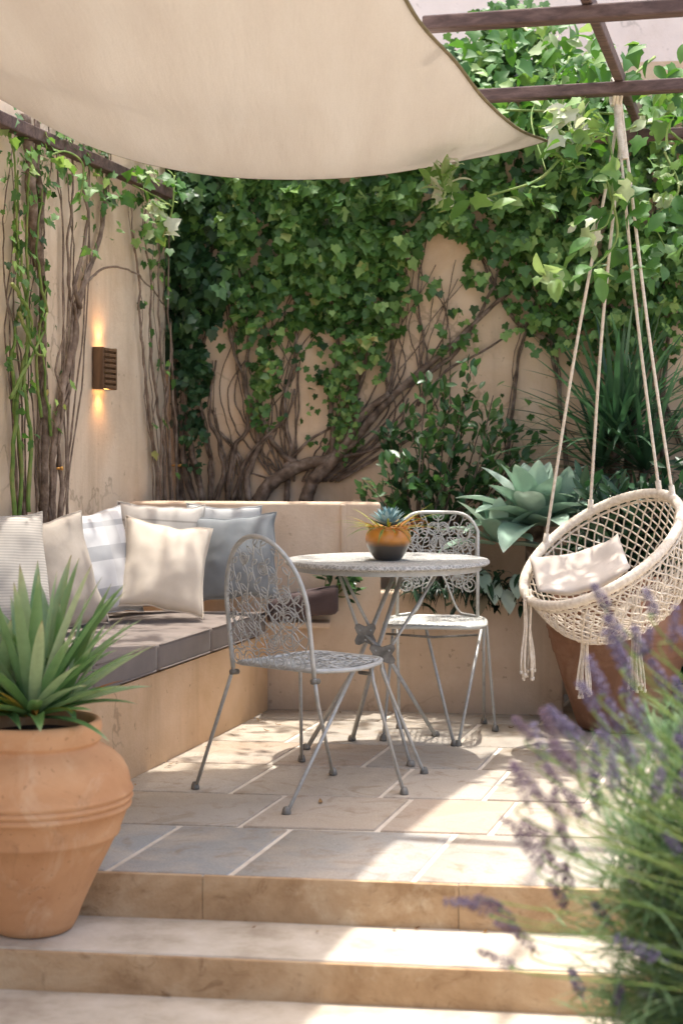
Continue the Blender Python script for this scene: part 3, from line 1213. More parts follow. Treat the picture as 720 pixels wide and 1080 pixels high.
    for i, s in enumerate(legs):
        mb = MB()
        pts = smoothline([tuple(p) for p in s], 8) if i == 4 else s
        mb.tube(pts, .0062, 8)
        lg = mb.build('leg', MAT['iron'], t)
        q = s[-1]
        m2 = MB(); m2.lathe([(.0001, .026), (.009, .024), (.013, .014), (.015, .004), (.014, 0), (.0001, 0)], (q.x, q.y, 0), 14)
        m2.build('foot', MAT['hub_iron'], lg)
    for s in (lp, rp):
        mb = MB(); mb.tube([s + f * -.010 - up * .01, s + f * .022 - up * .012], .0095, 8); mb.build('hinge', MAT['hub_iron'], t)
    mb = MB()
    q = sp(.16, .31)
    mb.tube([q - l * .05 - up * .035, q - up * .035, q + up * -.01], .007, 8)
    mb.build('hinge', MAT['hub_iron'], t)
    return t


iron_chair_front()


def iron_chair_rear():
    f = Vector((-.10, -1, 0)).normalized(); l = Vector((1, -.10, 0)).normalized(); up = Vector((0, 0, 1))
    B = Vector((.395, 6.64, .45))
    t = thing('bistro_chair', (B.x + f.x * .2, B.y + f.y * .2, 0), 'grey iron chair with scrolled openwork back, standing behind the table by the planter', 'chair')
    w, H = .165, .415

    def bp(a, b):
        return B + l * a + up * b - f * (.16 * b + .03 * (a / w) ** 2 * -1)

    def top(a):
        return H + .012 - .075 * (abs(a) / w) ** 5

    def bot(a):
        return .10 + .085 * math.cos(PI * min(1, abs(a) / (w * .62))) * (1 if abs(a) < w * .62 else 1) - (.02 * (abs(a) / w - .62) if abs(a) > w * .62 else 0)

    def ins(a, b):
        return abs(a) < w and bot(a) < b < top(a)
    mb = MB()
    pts = [bp(-w, -.01), bp(-w, .12), bp(-w, .25)] + [bp(a, top(a)) for a in np.linspace(-w, w, 21)] + [bp(w, .25), bp(w, .12), bp(w, -.01)]
    mb.tube(pts, .0075, 8)
    mb.tube([bp(a, bot(a)) for a in np.linspace(-w, w, 25)], .005, 6)
    mb.build('back_frame', MAT['iron_pale'], t)
    curves = []
    for s in (1, -1):
        for (a, b, r, tn, st) in ((.055, .31, .05, 1.7, 0), (.115, .27, .042, 1.6, 2), (.05, .235, .036, 1.5, 1), (.12, .19, .036, 1.6, 4), (.13, .13, .026, 1.4, 3),
                                  (.02, .36, .025, 1.3, 2), (.11, .34, .025, 1.4, 5), (.085, .145, .024, 1.4, 1), (.14, .31, .02, 1.3, 0)):
            sp_ = spiral(a, b, r, tn, st)
            curves.append([(s * x, y) for x, y in sp_])
            curves.append([(s * x, y) for x, y in ringc(a, b, r * 1.02)])
        for k in range(4):
            st = [(s * (.012 + k * .04 + .012 * math.sin(i * .6 + k)), .10 + .31 * i / 20) for i in range(21)]
            curves.append(st)
            for i in range(1, 20, 2):
                curves.append(leafloop(st[i][0], st[i][1], PI / 2 + s * (1 if i % 4 == 1 else -1) * .8, .032, .007))
    curves += [ringc(0, .30, .03), ringc(0, .30, .018), ringc(0, .22, .022)]
    mb = MB()
    for c in curves:
        for seg in clip(c, ins):
            mb.tube([bp(*p) for p in seg], .0022, 4, cap=False)
    mb.build('backrest', MAT['iron_pale'], t)

    def sp(a, d):
        return Vector((B.x, B.y, 0)) + l * a + f * d + up * (.452 - .006 * math.sin(PI * min(1, d / .4)))

    def sin_(a, d):
        return 0.008 < d < .41 and abs(a) < .20 * (1 - .25 * abs((d - .2) / .2) ** 4) and (a / .21) ** 4 + ((d - .21) / .21) ** 4 < 1
    m = 48; rimp = []
    for i in range(m):
        a = 2 * PI * i / m
        lo, hi = 0, .4
        for _ in range(18):
            md = (lo + hi) / 2
            if sin_(md * math.cos(a), .21 + md * math.sin(a)):
                lo = md
            else:
                hi = md
        rimp.append((lo * math.cos(a), .21 + lo * math.sin(a)))
    mb = MB(); mb.tube([sp(*p) for p in rimp], .008, 8, closed=True)
    mb.build('seat_rim', MAT['iron_pale'], t)
    mb = MB(); rj = random.Random(9)
    for a, b in hexnet(sin_, .015, rj):
        pa, pb = sp(*a), sp(*b)
        mb.tube([pa, (pa + pb) / 2, pb], .0032, 4, cap=False)
    mb.build('seat', MAT['iron_pale'], t)
    foot = fl(481, 787)
    legs = [
        [sp(.185, .22) - up * .01, foot + Vector((.006, 0, 0))],
        [sp(-.03, .36) - up * .01, foot + Vector((-.008, .004, 0))],
        [bp(w, -.01), sp(.20, .02) - up * .03, fl(522, 771)],
        [sp(.19, .12) - up * .01, fl(510, 763)],
        [bp(-w, -.01), fl(421, 768)],
        [sp(-.165, .26) - up * .01, fl(404, 781)],
    ]
    for s in legs:
        mb = MB(); mb.tube(s, .0062, 8)
        lg = mb.build('leg', MAT['iron'], t)
        q = s[-1]
        m2 = MB(); m2.lathe([(.0001, .026), (.009, .024), (.013, .014), (.015, .004), (.014, 0), (.0001, 0)], (q.x, q.y, 0), 14)
        m2.build('foot', MAT['hub_iron'], lg)
    mb = MB(); mb.tube([sp(-.19, .30) - up * .035, sp(.0, .38) - up * .04, sp(.17, .30) - up * .035], .005, 6)
    mb.build('seat_rail', MAT['hub_iron'], t)


iron_chair_rear()

# ---- glazed bowl on the table, with its succulent
bc = Vector(((409 - 360) / F * 6.0, 6.0, .7315))


def glazemat():
    m, nt, b = newmat('amber_glaze')
    v = coords(nt)
    s = nt.nodes.new('ShaderNodeSeparateXYZ'); nt.links.new(v, s.inputs[0])
    z = math_(nt, 'ADD', s.outputs[2], math_(nt, 'MULTIPLY', math_(nt, 'SUBTRACT', noise_tex(nt, 14, 5, .6, v), .5), .018))
    c = ramp(nt, math_(nt, 'MULTIPLY', z, 7.5), [(.0, '#3a3632'), (.38, '#4c443a'), (.47, '#8a5a22'), (.56, '#c47f2e'), (.8, '#d08a36'), (1, '#a86a2a')])
    nt.links.new(c, b.inputs['Base Color'])
    b.inputs['Roughness'].default_value = .28
    b.inputs['Coat Weight'].default_value = .3
    bump(nt, b, noise_tex(nt, 40, 4, .6, v), .12, .003)
    return m


MAT['glaze'] = glazemat()
bowl = thing('plant_bowl', bc, 'amber and charcoal glazed bowl standing on the round table', 'bowl')
mb = MB()
prof = [(.0001, 0), (.044, 0), (.050, .004), (.066, .026), (.080, .056), (.0845, .078), (.082, .096), (.074, .108), (.071, .113), (.074, .119), (.0765, .123), (.073, .126), (.067, .122), (.066, .110), (.0001, .108)]
mb.lathe([(r, z) for r, z in prof], bc, 56)
mb.build('bowl', MAT['glaze'], bowl, origin=bc)
mb = MB(); mb.lathe([(.067, .1085), (.03, .116), (.0001, .118)], bc, 24)
mb.build('soil', MAT['soil'], bowl)
suc = thing('succulent', bc + Vector((0, 0, .118)), 'blue grey rosette succulent with rusty grassy leaves in the amber bowl', 'plant')
MAT['succ'] = leafmat('succulent_leaf', [(0, '#64848a'), (.5, '#8aa8ac'), (1, '#b4c8c8')], .5, .1, .3)
MAT['grassleaf'] = leafmat('grassy_leaf', [(0, '#5c7a34'), (.5, '#9c9a48'), (.8, '#b8823c'), (1, '#a85a34')], .5, .3, .3)
mb = MB(); rr = random.Random(3)
for k in range(46):
    a = k * 2.39996; el = 1.35 - 1.1 * (k / 46) ** .8
    base = bc + Vector((.004 * math.cos(a), .004 * math.sin(a), .122))
    blade(mb, base, (math.cos(a) * math.cos(el), math.sin(a) * math.cos(el), math.sin(el)), .075 + .012 * rr.random(), .010, -.1 if k > 20 else 0, 5, .5, rr.random(),
          wprof=lambda t: (.5 + .9 * t) * max(0, 1 - t ** 3.2) + .02)
mb.build('rosette', MAT['succ'], suc)
mb = MB()
for k in range(60):
    a = rr.uniform(0, 2 * PI); el = rr.uniform(.02, .7)
    base = bc + Vector((.05 * math.cos(a), .05 * math.sin(a), .116))
    blade(mb, base, (math.cos(a) * math.cos(el), math.sin(a) * math.cos(el), math.sin(el)), rr.uniform(.09, .18), .0040, rr.uniform(.2, 1.0), 6, .3, rr.random())
mb.build('foliage', MAT['grassleaf'], suc)


# ================================================================ hanging chair
def swing():
    c = at(633, 578, 6.05)
    n = Vector((-.53, -.30, .79)).normalized()
    e1 = Vector((.80, -.05, .60)); e1 = (e1 - n * e1.dot(n)).normalized()
    e2 = n.cross(e1).normalized()
    Rr = .33
    hang = at(650, 88, 6.085)
    t = thing('hanging_chair', c, 'cream macrame basket chair hanging by ropes from the pergola', 'swing chair')

    def rim(a, r=Rr, off=0):
        return c + (e1 * math.cos(a) + e2 * math.sin(a)) * r + n * off
    mb = MB()
    # rim: a hoop closely wound with cord
    turns = 110
    m = 330; k = 10
    vs, fs = [], []
    for i in range(m):
        a = 2 * PI * i / m
        rad = (e1 * math.cos(a) + e2 * math.sin(a))
        for j in range(k):
            b = 2 * PI * j / k
            rr_ = .0175 * (1 + .10 * abs(math.sin(a * turns / 2 + b * .5)))
            vs.append(c + rad * (Rr + rr_ * math.cos(b)) + n * (rr_ * math.sin(b)))
    for i in range(m):
        for j in range(k):
            fs.append((i * k + j, i * k + (j + 1) % k, ((i + 1) % m) * k + (j + 1) % k, ((i + 1) % m) * k + j))
    mb.add(vs, fs)
    mb.build('rim', MAT['rope'], t)

    depth = .30

    def bowlp(a, s):
        """s 0 at the rim to 1 at the bottom; the lowest point is pulled to the ground side."""
        r = Rr * math.cos(s * PI / 2 * .97) ** .62 * (1 - .02 * s)
        h = depth * math.sin(s * PI / 2) ** 1.0
        p = c + (e1 * math.cos(a) + e2 * math.sin(a)) * r - n * h
        p.z -= .035 * math.sin(PI * min(1, s)) * .5
        return p
    mb = MB()
    Ns = 46
    for fam in (1, -1):
        for k_ in range(Ns):
            a0 = 2 * PI * k_ / Ns
            pts = []
            for i in range(27):
                s = i / 26 * .93
                a = a0 + fam * (s * 1.25)
                wob = .004 * math.sin(s * 14 * PI + (0 if fam > 0 else PI / 2))
                pts.append(bowlp(a, s) + n * wob)
            mb.tube(pts, .0033, 5, cap=False)
    for s in (.06, .93):
        mb.tube([bowlp(2 * PI * i / 60, s) for i in range(60)], .005, 5, closed=True)
    # knotted solid base
    for s in (.95, .965, .98, .99):
        mb.tube([bowlp(2 * PI * i / 40, s) for i in range(40)], .007, 5, closed=True)
    mb.build('net', MAT['rope'], t)
    # ropes
    ends = []
    for (px, py) in ((564, 566), (612, 524), (697, 500), (717, 516)):
        best = min((rim(2 * PI * i / 360) for i in range(360)), key=lambda q: (CX + F * q.x / q.y - px) ** 2 + (HY - F * (q.z - CAMZ) / q.y - py) ** 2 + (0))
        ends.append(best)
    knot = at(658, 168, 6.06); knotL = at(650, 150, 6.10)
    for i, e in enumerate(ends):
        top = knotL if i < 2 else knot
        off = Vector(((-.012, .012)[i % 2], 0, 0))
        top = top + off
        sag = Vector((-.01 if i < 2 else -.008, 0, 0))
        pts = [hang + off * .5, top, top.lerp(e, .5) + sag, e]
        mb = MB()
        pp = smoothline([tuple(p) for p in pts], 14)
        mb.tube(pp, .0062, 7)
        d = (Vector(pp[-2]) - e).normalized()
        mb2 = mb
        mb2.tube([e + d * .05, e + d * .0, e - d * .025], .011, 8)
        mb.build('rope', MAT['rope'], t)
    mb = MB()
    # bound section at the top
    pts = smoothline([tuple(hang + Vector((0, 0, .04))), tuple(hang), tuple(at(652, 130, 6.07)), tuple(knot)], 40)
    rad = [.0135 + .003 * abs(math.sin(i * 1.3)) + .006 * (i < 22) for i in range(len(pts))]
    mb.tube(pts, rad, 8)
    # loops over the beam
    for dx in (-.016, -.004, .010):
        hb = Vector((hang.x + dx, hang.y, 2.49))
        mb.tube([hb + Vector((0, .048 * math.cos(a), .050 * math.sin(a))) for a in np.linspace(0, 2 * PI, 20)], .0062, 6, closed=False)
    mb.build('binding', MAT['rope'], t)
    # tassels
    rj = random.Random(8)
    for (px, py, D, L) in ((556, 630, 6.02, .335), (617, 652, 6.10, .33), (670, 636, 6.13, .38)):
        p = at(px, py, D)
        mb = MB()
        for k_ in range(13):
            a = rj.uniform(0, 2 * PI); r0 = .004 + .010 * rj.random(); r1 = .010 + .022 * rj.random()
            ln = L * rj.uniform(.88, 1)
            pts = []
            for i in range(9):
                s = i / 8
                r_ = r0 + (r1 - r0) * s ** 1.5
                pts.append(p + Vector((r_ * math.cos(a) + .003 * math.sin(s * 9 + a), r_ * math.sin(a), .03 - s * ln)))
            mb.tube(pts, .0042, 5)
            q = pts[-1]
            mb.tube([q + Vector((0, 0, .004)), q - Vector((0, 0, .008))], .0062, 5)
        for zz in (.0, -.012):
            mb.tube([p + Vector((.012 * math.cos(a), .012 * math.sin(a), zz)) for a in np.linspace(0, 2 * PI, 12)], .005, 5)
        mb.build('tassel', MAT['rope'], t)
    return c, n, e1, e2


sc_, sn, se1, se2 = swing()
# flat cushion lying in the basket
mb = MB()
cc = at(614, 609, 6.08)
ex = Vector((.9, -.10, .25)).normalized(); nz_ = Vector((-.26, -.36, .9)); nz_ = (nz_ - ex * nz_.dot(ex)).normalized(); ey = nz_.cross(ex)
n = 20; vs = []; fs = []; idx = {}
for s in (1, -1):
    for i in range(n + 1):
        for j in range(n + 1):
            u, v = -1 + 2 * i / n, -1 + 2 * j / n
            ed = i in (0, n) or j in (0, n)
            if ed and s < 0:
                idx[(s, i, j)] = idx[(1, i, j)]; continue
            pr = (max(0, 1 - u ** 4) * max(0, 1 - v ** 4)) ** .6
            h = s * .028 * pr * (1 + .3 * mnoise.noise(Vector((u * 2, v * 2, s)))) + .045 * (u * u * .8 + v * v * .7) + .012 * mnoise.noise(Vector((u * 2, v * 2, 5)))
            idx[(s, i, j)] = len(vs)
            vs.append(cc + ex * (u * .175) + ey * (v * .15) + nz_ * h)
for s in (1, -1):
    for i in range(n):
        for j in range(n):
            q = [idx[(s, i, j)], idx[(s, i + 1, j)], idx[(s, i + 1, j + 1)], idx[(s, i, j + 1)]]
            fs.append(tuple(q if s < 0 else q[::-1]))
mb.add(vs, fs)
tag(mb.build('pillow', MAT['p_swing'], origin=cc), 'flat pale linen cushion lying in the macrame hanging chair', 'pillow')
# ================================================================ terracotta pots
pc = Vector((-.815, 4.28, Z1))
pot = thing('terracotta_pot', pc, 'large orange terracotta pot on the step in the near corner, holding the spiky plant', 'pot')
prof = [(.0001, .0), (.088, .0), (.102, .005), (.113, .025), (.126, .06), (.146, .105), (.172, .160), (.198, .212), (.2165, .250), (.2240, .254), (.2270, .262), (.2275, .270),
        (.239, .300), (.2465, .322), (.2545, .326), (.2575, .332), (.2550, .338), (.2510, .341), (.2580, .345), (.2610, .351), (.2585, .356), (.2540, .359), (.2595, .363), (.2615, .369), (.2590, .375), (.2545, .379),
        (.2535, .395), (.2470, .420), (.2330, .444), (.2120, .464), (.1900, .478), (.1760, .485), (.1700, .490), (.1690, .495), (.1760, .500), (.1790, .508), (.1770, .520), (.1800, .532), (.1790, .545), (.174, .554), (.165, .556), (.157, .550), (.152, .53), (.152, .50)]
mb = MB(); mb.lathe(prof, pc, 110, wob=.004)
mb.build('body', MAT['terra'], pot)
mb = MB(); mb.lathe([(.154, .512), (.12, .52), (.06, .524), (.0001, .526)], pc, 40, wob=.02)
mb.build('soil', MAT['soil'], pot)

yc = pc + Vector((0, 0, .52))
yu = thing('spiky_plant', yc, 'bright green spiky rosette plant growing in the near terracotta pot', 'plant')
mb = MB(); ry = random.Random(21)
heads = [(Vector((.0, -.02, 0)), 62, 1.0), (Vector((-.11, .05, .0)), 34, .85), (Vector((.05, .09, 0)), 26, .8)]
for hc, n, sc in heads:
    for k in range(n):
        f = k / n
        a = k * 2.39996 + ry.uniform(-.2, .2)
        el = 1.42 - 1.25 * f ** .75 + ry.uniform(-.08, .08)
        L = sc * ry.uniform(.29, .40) * (.75 + .35 * math.sin(PI * min(1, f + .25)))
        base = yc + hc + Vector((.022 * math.cos(a), .022 * math.sin(a), .042 + .035 * (1 - f)))
        rn = min(1, max(0, .35 + .3 * (1 - f) + ry.uniform(-.3, .3)))
        blade(mb, base, (math.cos(a) * math.cos(el), math.sin(a) * math.cos(el), math.sin(el)), L, ry.uniform(.0155, .022), .10 + .5 * f * ry.random(), 9, .45, rn,
              wprof=lambda t: (.75 + .6 * t * (1 - t) * 1.6) * max(0, 1 - t ** 3.5) ** .8 + .015, twist=ry.uniform(-.3, .3), tip=ry.uniform(.72, .95))
mb.build('foliage', MAT['yucca'], yu)
mb = MB()
for k in range(16):
    a = ry.uniform(0, 2 * PI); el = ry.uniform(.32, .65)
    base = yc + Vector((.05 * math.cos(a), .05 * math.sin(a), .05))
    blade(mb, base, (math.cos(a) * math.cos(el), math.sin(a) * math.cos(el), math.sin(el)), ry.uniform(.14, .24), .010, ry.uniform(.2, .6), 7, .5, ry.random())
mb.build('dry_leaves', MAT['grassleaf'], yu)

pc2 = Vector((1.135, 6.60, 0))
pot2 = thing('terracotta_pot', pc2, 'big brown ribbed terracotta pot on the paving behind the hanging chair', 'pot')
prof = [(.0001, 0), (.15, 0), (.165, .006), (.178, .04), (.205, .12), (.236, .21), (.262, .30), (.2635, .305), (.270, .312), (.272, .318), (.280, .36), (.2815, .364), (.2865, .368), (.286, .376), (.290, .40), (.291, .404), (.2955, .408), (.295, .416),
        (.294, .44), (.284, .50), (.262, .55), (.236, .58), (.232, .59), (.244, .60), (.252, .612), (.250, .63), (.238, .635), (.222, .63), (.215, .60)]
mb = MB(); mb.lathe(prof, pc2, 96, wob=.004)
mb.build('body', MAT['terra_old'], pot2)
mb = MB(); mb.lathe([(.216, .605), (.1, .612), (.0001, .615)], pc2, 40)
mb.build('soil', MAT['soil'], pot2)


# ================================================================ foliage makers
def leafcloud(mb, pts, nrm, tpl, size, rnd, down=.8, zsize=False, spread=.7, dropdir=Vector((0, 0, -1))):
    """Leaves at pts facing about nrm, tips about downwards."""
    m = len(pts)
    if m == 0:
        return
    P = np.array([tuple(p) for p in pts])
    Nn = np.tile(np.array(tuple(nrm), float), (m, 1)) if not isinstance(nrm, np.ndarray) else nrm
    Nn = Nn + rng.normal(0, spread * .6, (m, 3)); Nn[:, 2] += .35
    Y = np.tile(np.array(tuple(dropdir), float) * down, (m, 1)) + rng.normal(0, spread * .55, (m, 3)) + Nn * .25
    Rm = frames(Y, Nn)
    s = size * rng.uniform(.55, 1.25, m)
    if zsize:
        s = s * np.clip(.62 + .55 * (P[:, 2] - 1.35), .6, 1.05)
    mb.scatter(tpl[0], tpl[1], Rm * s[:, None, None], P, rnd)


IVY = ivy_leaf()
OVAL = oval_leaf(.24, .3, 4)
NARROW = oval_leaf(.16, .3, 4)


def bw(px, py, off=0.03):
    """Point on the back wall seen at px, py, standing off it."""
    k = (px - CX) / F
    D = 7.60 / (1 + .127 * k)
    D2 = D - off
    return Vector((k * D2, D2, CAMZ + (HY - py) / F * D2))


def lw(px, py, off=0.03):
    D = (-.80 - .241 * 7.7) / ((px - CX) / F - .241)
    p = Vector(((px - CX) / F * D, D, CAMZ + (HY - py) / F * D))
    return p + Vector((.972, -.234, 0)) * off


BN = Vector((-.126, -.992, 0)); LN = Vector((.972, -.234, 0))


def cloud_pts(ellipses, n, proj, depth, seed, thr=-.1, fs=.03, strands=False):
    """Random points inside a union of ellipses (photo measures on a wall), thinned into clumps."""
    r = random.Random(seed)
    out, rn = [], []
    A = [e[2] * e[3] * e[4] for e in ellipses]
    tot = sum(A)
    for e, a in zip(ellipses, A):
        cnt = int(n * a / tot)
        for _ in range(cnt):
            t = r.uniform(0, 2 * PI); q = r.random() ** .55
            x = e[0] + e[2] * q * math.cos(t); y = e[1] + e[3] * q * math.sin(t)
            low = max(0, min(1, (y - 270) / 120)) if strands else 0
            g = mnoise.noise(Vector((x * fs * (1 + low), y * fs * (.6 - .42 * low), seed)))
            if g < thr + .22 * low - .25 * (1 - q) and r.random() < .88:
                continue
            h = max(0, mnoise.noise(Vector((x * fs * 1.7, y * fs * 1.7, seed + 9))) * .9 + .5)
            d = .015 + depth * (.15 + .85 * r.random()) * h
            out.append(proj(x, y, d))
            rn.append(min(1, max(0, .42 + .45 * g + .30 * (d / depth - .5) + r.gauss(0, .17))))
    return out, np.array(rn)


def strand(mb, pts, r0, r1, proj, off=.02, n=6, k=7, wob=2.2, seed=0):
    """A woody stem up a wall, from photo measures, roughened."""
    P = smoothline(pts, k)
    m = len(P)
    out, rad = [], []
    for i, p in enumerate(P):
        t = i / max(1, m - 1)
        w = wob * min(1, t * 6)
        x = p[0] + w * mnoise.noise(Vector((i * .45, seed * 3.1, 0)))
        y = p[1]
        r = r0 + (r1 - r0) * t
        out.append(proj(x, y, off + r * .6 + .008 * mnoise.noise(Vector((i * .3, seed, 5)))))
        rad.append(r * (1 + .22 * mnoise.noise(Vector((i * .8, seed * 2., 9)))))
    mb.tube(out, rad, n)
    return out


def fork(mb, pts, r0, r1, proj, seed, reps=3, spread=5, off=.02):
    """A rope of several thin stems twisting along the same course."""
    r = random.Random(seed)
    for k in range(reps):
        ph = r.uniform(0, 6)
        q = [(x + spread * math.sin(ph + i * 1.3) * (.5 + .5 * r.random()), y) for i, (x, y) in enumerate(pts)]
        strand(mb, q, r0 * r.uniform(.6, 1), r1 * r.uniform(.6, 1), proj, off + .015 * k / reps, seed=seed + k * 1.7)


# ---------------------------------------------------------------- ivy on the back wall
iv = thing('ivy', bw(310, 528, .05), 'dense green ivy spreading over the middle of the back wall from thick trunks', 'climbing plant')
mb = MB()
strand(mb, [(272, 530), (288, 508), (322, 490), (348, 484), (372, 464), (402, 430), (436, 398), (474, 366), (520, 322), (560, 290)], .036, .007, bw, .03, 9, seed=1)
strand(mb, [(322, 530), (330, 508), (350, 486), (362, 472), (380, 440), (410, 415)], .034, .014, bw, .05, 9, seed=2)
strand(mb, [(330, 492), (308, 486), (290, 470), (276, 440), (272, 410), (280, 360), (276, 300)], .016, .005, bw, .02, 7, seed=3)
strand(mb, [(262, 530), (262, 500), (272, 470), (268, 440), (258, 400), (262, 350), (250, 280)], .018, .005, bw, .03, 7, seed=4)
strand(mb, [(302, 530), (304, 500), (306, 470), (300, 430), (310, 380), (314, 320), (320, 240)], .014, .005, bw, .02, 7, seed=5)
strand(mb, [(350, 486), (352, 455), (348, 420), (356, 370), (352, 300), (360, 220)], .016, .005, bw, .03, 7, seed=6)
strand(mb, [(374, 462), (372, 430), (384, 390), (390, 330), (384, 260)], .013, .004, bw, .03, 7, seed=7)
strand(mb, [(404, 430), (414, 390), (412, 340), (420, 280), (416, 210)], .011, .004, bw, .02, 6, seed=8)
strand(mb, [(440, 396), (446, 360), (440, 310), (450, 250)], .008, .003, bw, .02, 6, seed=9)
strand(mb, [(410, 418), (450, 395), (482, 370), (500, 342), (520, 300), (536, 250)], .013, .005, bw, .03, 7, seed=10)
strand(mb, [(440, 428), (470, 392), (506, 372), (540, 350), (560, 330)], .008, .004, bw, .03, 6, seed=11)
strand(mb, [(290, 505), (320, 470), (352, 448), (380, 420)], .010, .004, bw, .02, 6, seed=12)
strand(mb, [(348, 484), (392, 474), (420, 450), (430, 420)], .010, .004, bw, .03, 6, seed=13)
rr = random.Random(2)
for k in range(34):
    x = rr.uniform(240, 470); y = rr.uniform(400, 480) - (x - 330) * .25
    strand(mb, [(308 + (x - 308) * .3, 508), (x - (x - 308) * .3, (y + 500) / 2), (x, y), (x + rr.uniform(-12, 20), y - 40), (x + rr.uniform(-20, 35), y - 90), (x + rr.uniform(-25, 45), y - 150)], .005, .002, bw, .015, 5, seed=20 + k)
mb.build('trunk', MAT['bark'], iv)
mb = MB()
E = [(260, 240, 75, 80, 1), (330, 230, 80, 70, 1.1), (385, 250, 60, 70, 1), (300, 200, 120, 40, 1), (420, 215, 60, 40, .9), (250, 320, 40, 50, .7), (300, 330, 40, 60, .9),
     (345, 340, 40, 70, .9), (385, 350, 30, 60, .7), (280, 410, 26, 46, .9), (355, 440, 38, 46, .8), (400, 320, 36, 40, .5), (345, 480, 26, 14, .4), (440, 300, 30, 26, .2), (470, 350, 40, 30, .3), (300, 150, 120, 40, .6), (420, 160, 60, 40, .7)]
pts, rn = cloud_pts(E, 9800, bw, .17, 3, -.03, .034, True)
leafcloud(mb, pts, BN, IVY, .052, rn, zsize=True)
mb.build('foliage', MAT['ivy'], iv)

iv2 = thing('ivy', bw(205, 528, .05), 'dark green ivy column climbing the corner between the two walls', 'climbing plant')
mb = MB()
for k, q in enumerate([[(192, 530), (188, 490), (186, 440), (184, 380), (188, 300), (184, 220)], [(206, 530), (196, 500), (192, 450), (196, 380), (192, 300)],
                       [(214, 530), (208, 495), (200, 460), (196, 420), (204, 340), (206, 260)], [(222, 530), (222, 490), (214, 450), (210, 400), (220, 330), (224, 250)],
                       [(240, 530), (242, 500), (248, 470), (262, 450), (256, 400), (244, 360), (240, 300)], [(228, 530), (236, 500), (232, 470), (222, 440), (228, 380)],
                       [(250, 528), (254, 490), (246, 470), (232, 455), (222, 430)], [(244, 530), (262, 480), (300, 442), (312, 410)]]):
    strand(mb, q, .017 - .001 * k, .005, bw, .02 + .02 * (k % 3), 7, seed=60 + k)
    fork(mb, q, .007, .003, bw, 90 + k, 2, 5, .03)
mb.build('trunk', MAT['bark'], iv2)
mb = MB()
E = [(192, 240, 22, 80, 1), (190, 330, 18, 90, 1), (200, 400, 22, 50, .9), (205, 470, 16, 30, .3), (215, 210, 28, 40, 1), (185, 190, 22, 30, .8), (222, 290, 20, 60, .5), (196, 440, 16, 26, .5)]
pts, rn = cloud_pts(E, 2500, bw, .22, 8, -.2)
leafcloud(mb, pts, BN, IVY, .058, rn, zsize=True)
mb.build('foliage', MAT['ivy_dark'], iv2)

iv3 = thing('ivy', bw(600, 420, .05), 'broad dark green ivy mass on the back wall behind the hanging chair ropes', 'climbing plant')
mb = MB()
for k, q in enumerate([[(600, 520), (592, 440), (580, 360), (560, 280), (548, 200), (540, 100)], [(640, 520), (650, 420), (640, 330), (650, 230), (640, 120)],
                       [(700, 520), (698, 420), (706, 330), (690, 240), (700, 150)], [(580, 360), (545, 340), (520, 300), (500, 250), (490, 190)], [(528, 528), (536, 470), (542, 420), (548, 370), (560, 330), (575, 290)],
                       [(720, 470), (690, 400), (660, 330)]]):
    strand(mb, q, .012, .004, bw, .02, 6, seed=120 + k)
    fork(mb, q, .005, .002, bw, 140 + k, 2, 6)
mb.build('trunk', MAT['bark'], iv3)
mb = MB()
E = [(540, 210, 75, 60, 1), (620, 230, 80, 70, 1.1), (690, 240, 60, 90, 1), (600, 310, 70, 40, .8), (520, 290, 30, 46, .3), (560, 340, 30, 36, .45), (500, 220, 36, 34, .5), (640, 350, 70, 40, .7),
     (690, 330, 40, 60, .7), (560, 90, 80, 50, .8), (510, 60, 46, 50, .7), (600, 130, 70, 50, 1), (690, 150, 50, 50, .9), (545, 20, 50, 25, .5), (480, 200, 26, 40, .5), (700, 400, 26, 40, .5), (530, 385, 12, 40, .25), (555, 420, 14, 40, .2)]
pts, rn = cloud_pts(E, 9000, bw, .22, 15, -.03, .034, True)
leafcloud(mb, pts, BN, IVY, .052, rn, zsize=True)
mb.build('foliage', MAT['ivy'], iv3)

# ---------------------------------------------------------------- bare climbers on the side wall
cl = thing('climber', lw(62, 545), 'bare grey-brown twisting climber stem on the side wall next to the lit lamp', 'climbing plant')
mb = MB()
main = [(50, 560), (48, 520), (50, 470), (58, 420), (70, 365), (76, 325), (86, 290), (98, 255), (104, 215), (108, 170), (106, 120)]
strand(mb, main, .015, .008, lw, .02, 9, seed=201)
fork(mb, main, .009, .004, lw, 202, 2, 4)
strand(mb, [(54, 560), (56, 500), (52, 455), (66, 410), (74, 350), (70, 325), (64, 300), (64, 250), (70, 190), (66, 130)], .009, .004, lw, .03, 7, seed=206)
strand(mb, [(76, 325), (70, 300), (78, 270), (84, 230), (80, 180), (84, 130)], .011, .004, lw, .03, 7, seed=207)
strand(mb, [(84, 298), (100, 284), (118, 282), (138, 290), (152, 304), (166, 322)], .006, .003, lw, .03, 5, seed=208)
strand(mb, [(50, 470), (56, 420), (48, 390), (62, 340), (68, 300)], .007, .003, lw, .04, 5, seed=209)
rr = random.Random(44)
for k in range(6):
    x = rr.uniform(60, 90); y = rr.uniform(240, 300)
    strand(mb, [(58 + rr.uniform(-8, 10), 558), (x * .6 + 24, y + 150), (x, y), (x + rr.uniform(-8, 8), y - 70), (x + rr.uniform(-14, 14), y - 150)], .0045, .002, lw, .02, 5, seed=400 + k)
mb.build('trunk', MAT['bark_pale'], cl)
mb = MB()
pts, rn = cloud_pts([(100, 180, 22, 50, 1), (75, 150, 22, 40, 1), (104, 235, 10, 25, .5), (50, 420, 8, 60, .2), (80, 250, 14, 50, .3)], 150, lw, .10, 31, -.6)
leafcloud(mb, pts, LN, IVY, .036, rn)
mb.build('foliage', MAT['ivy'], cl)

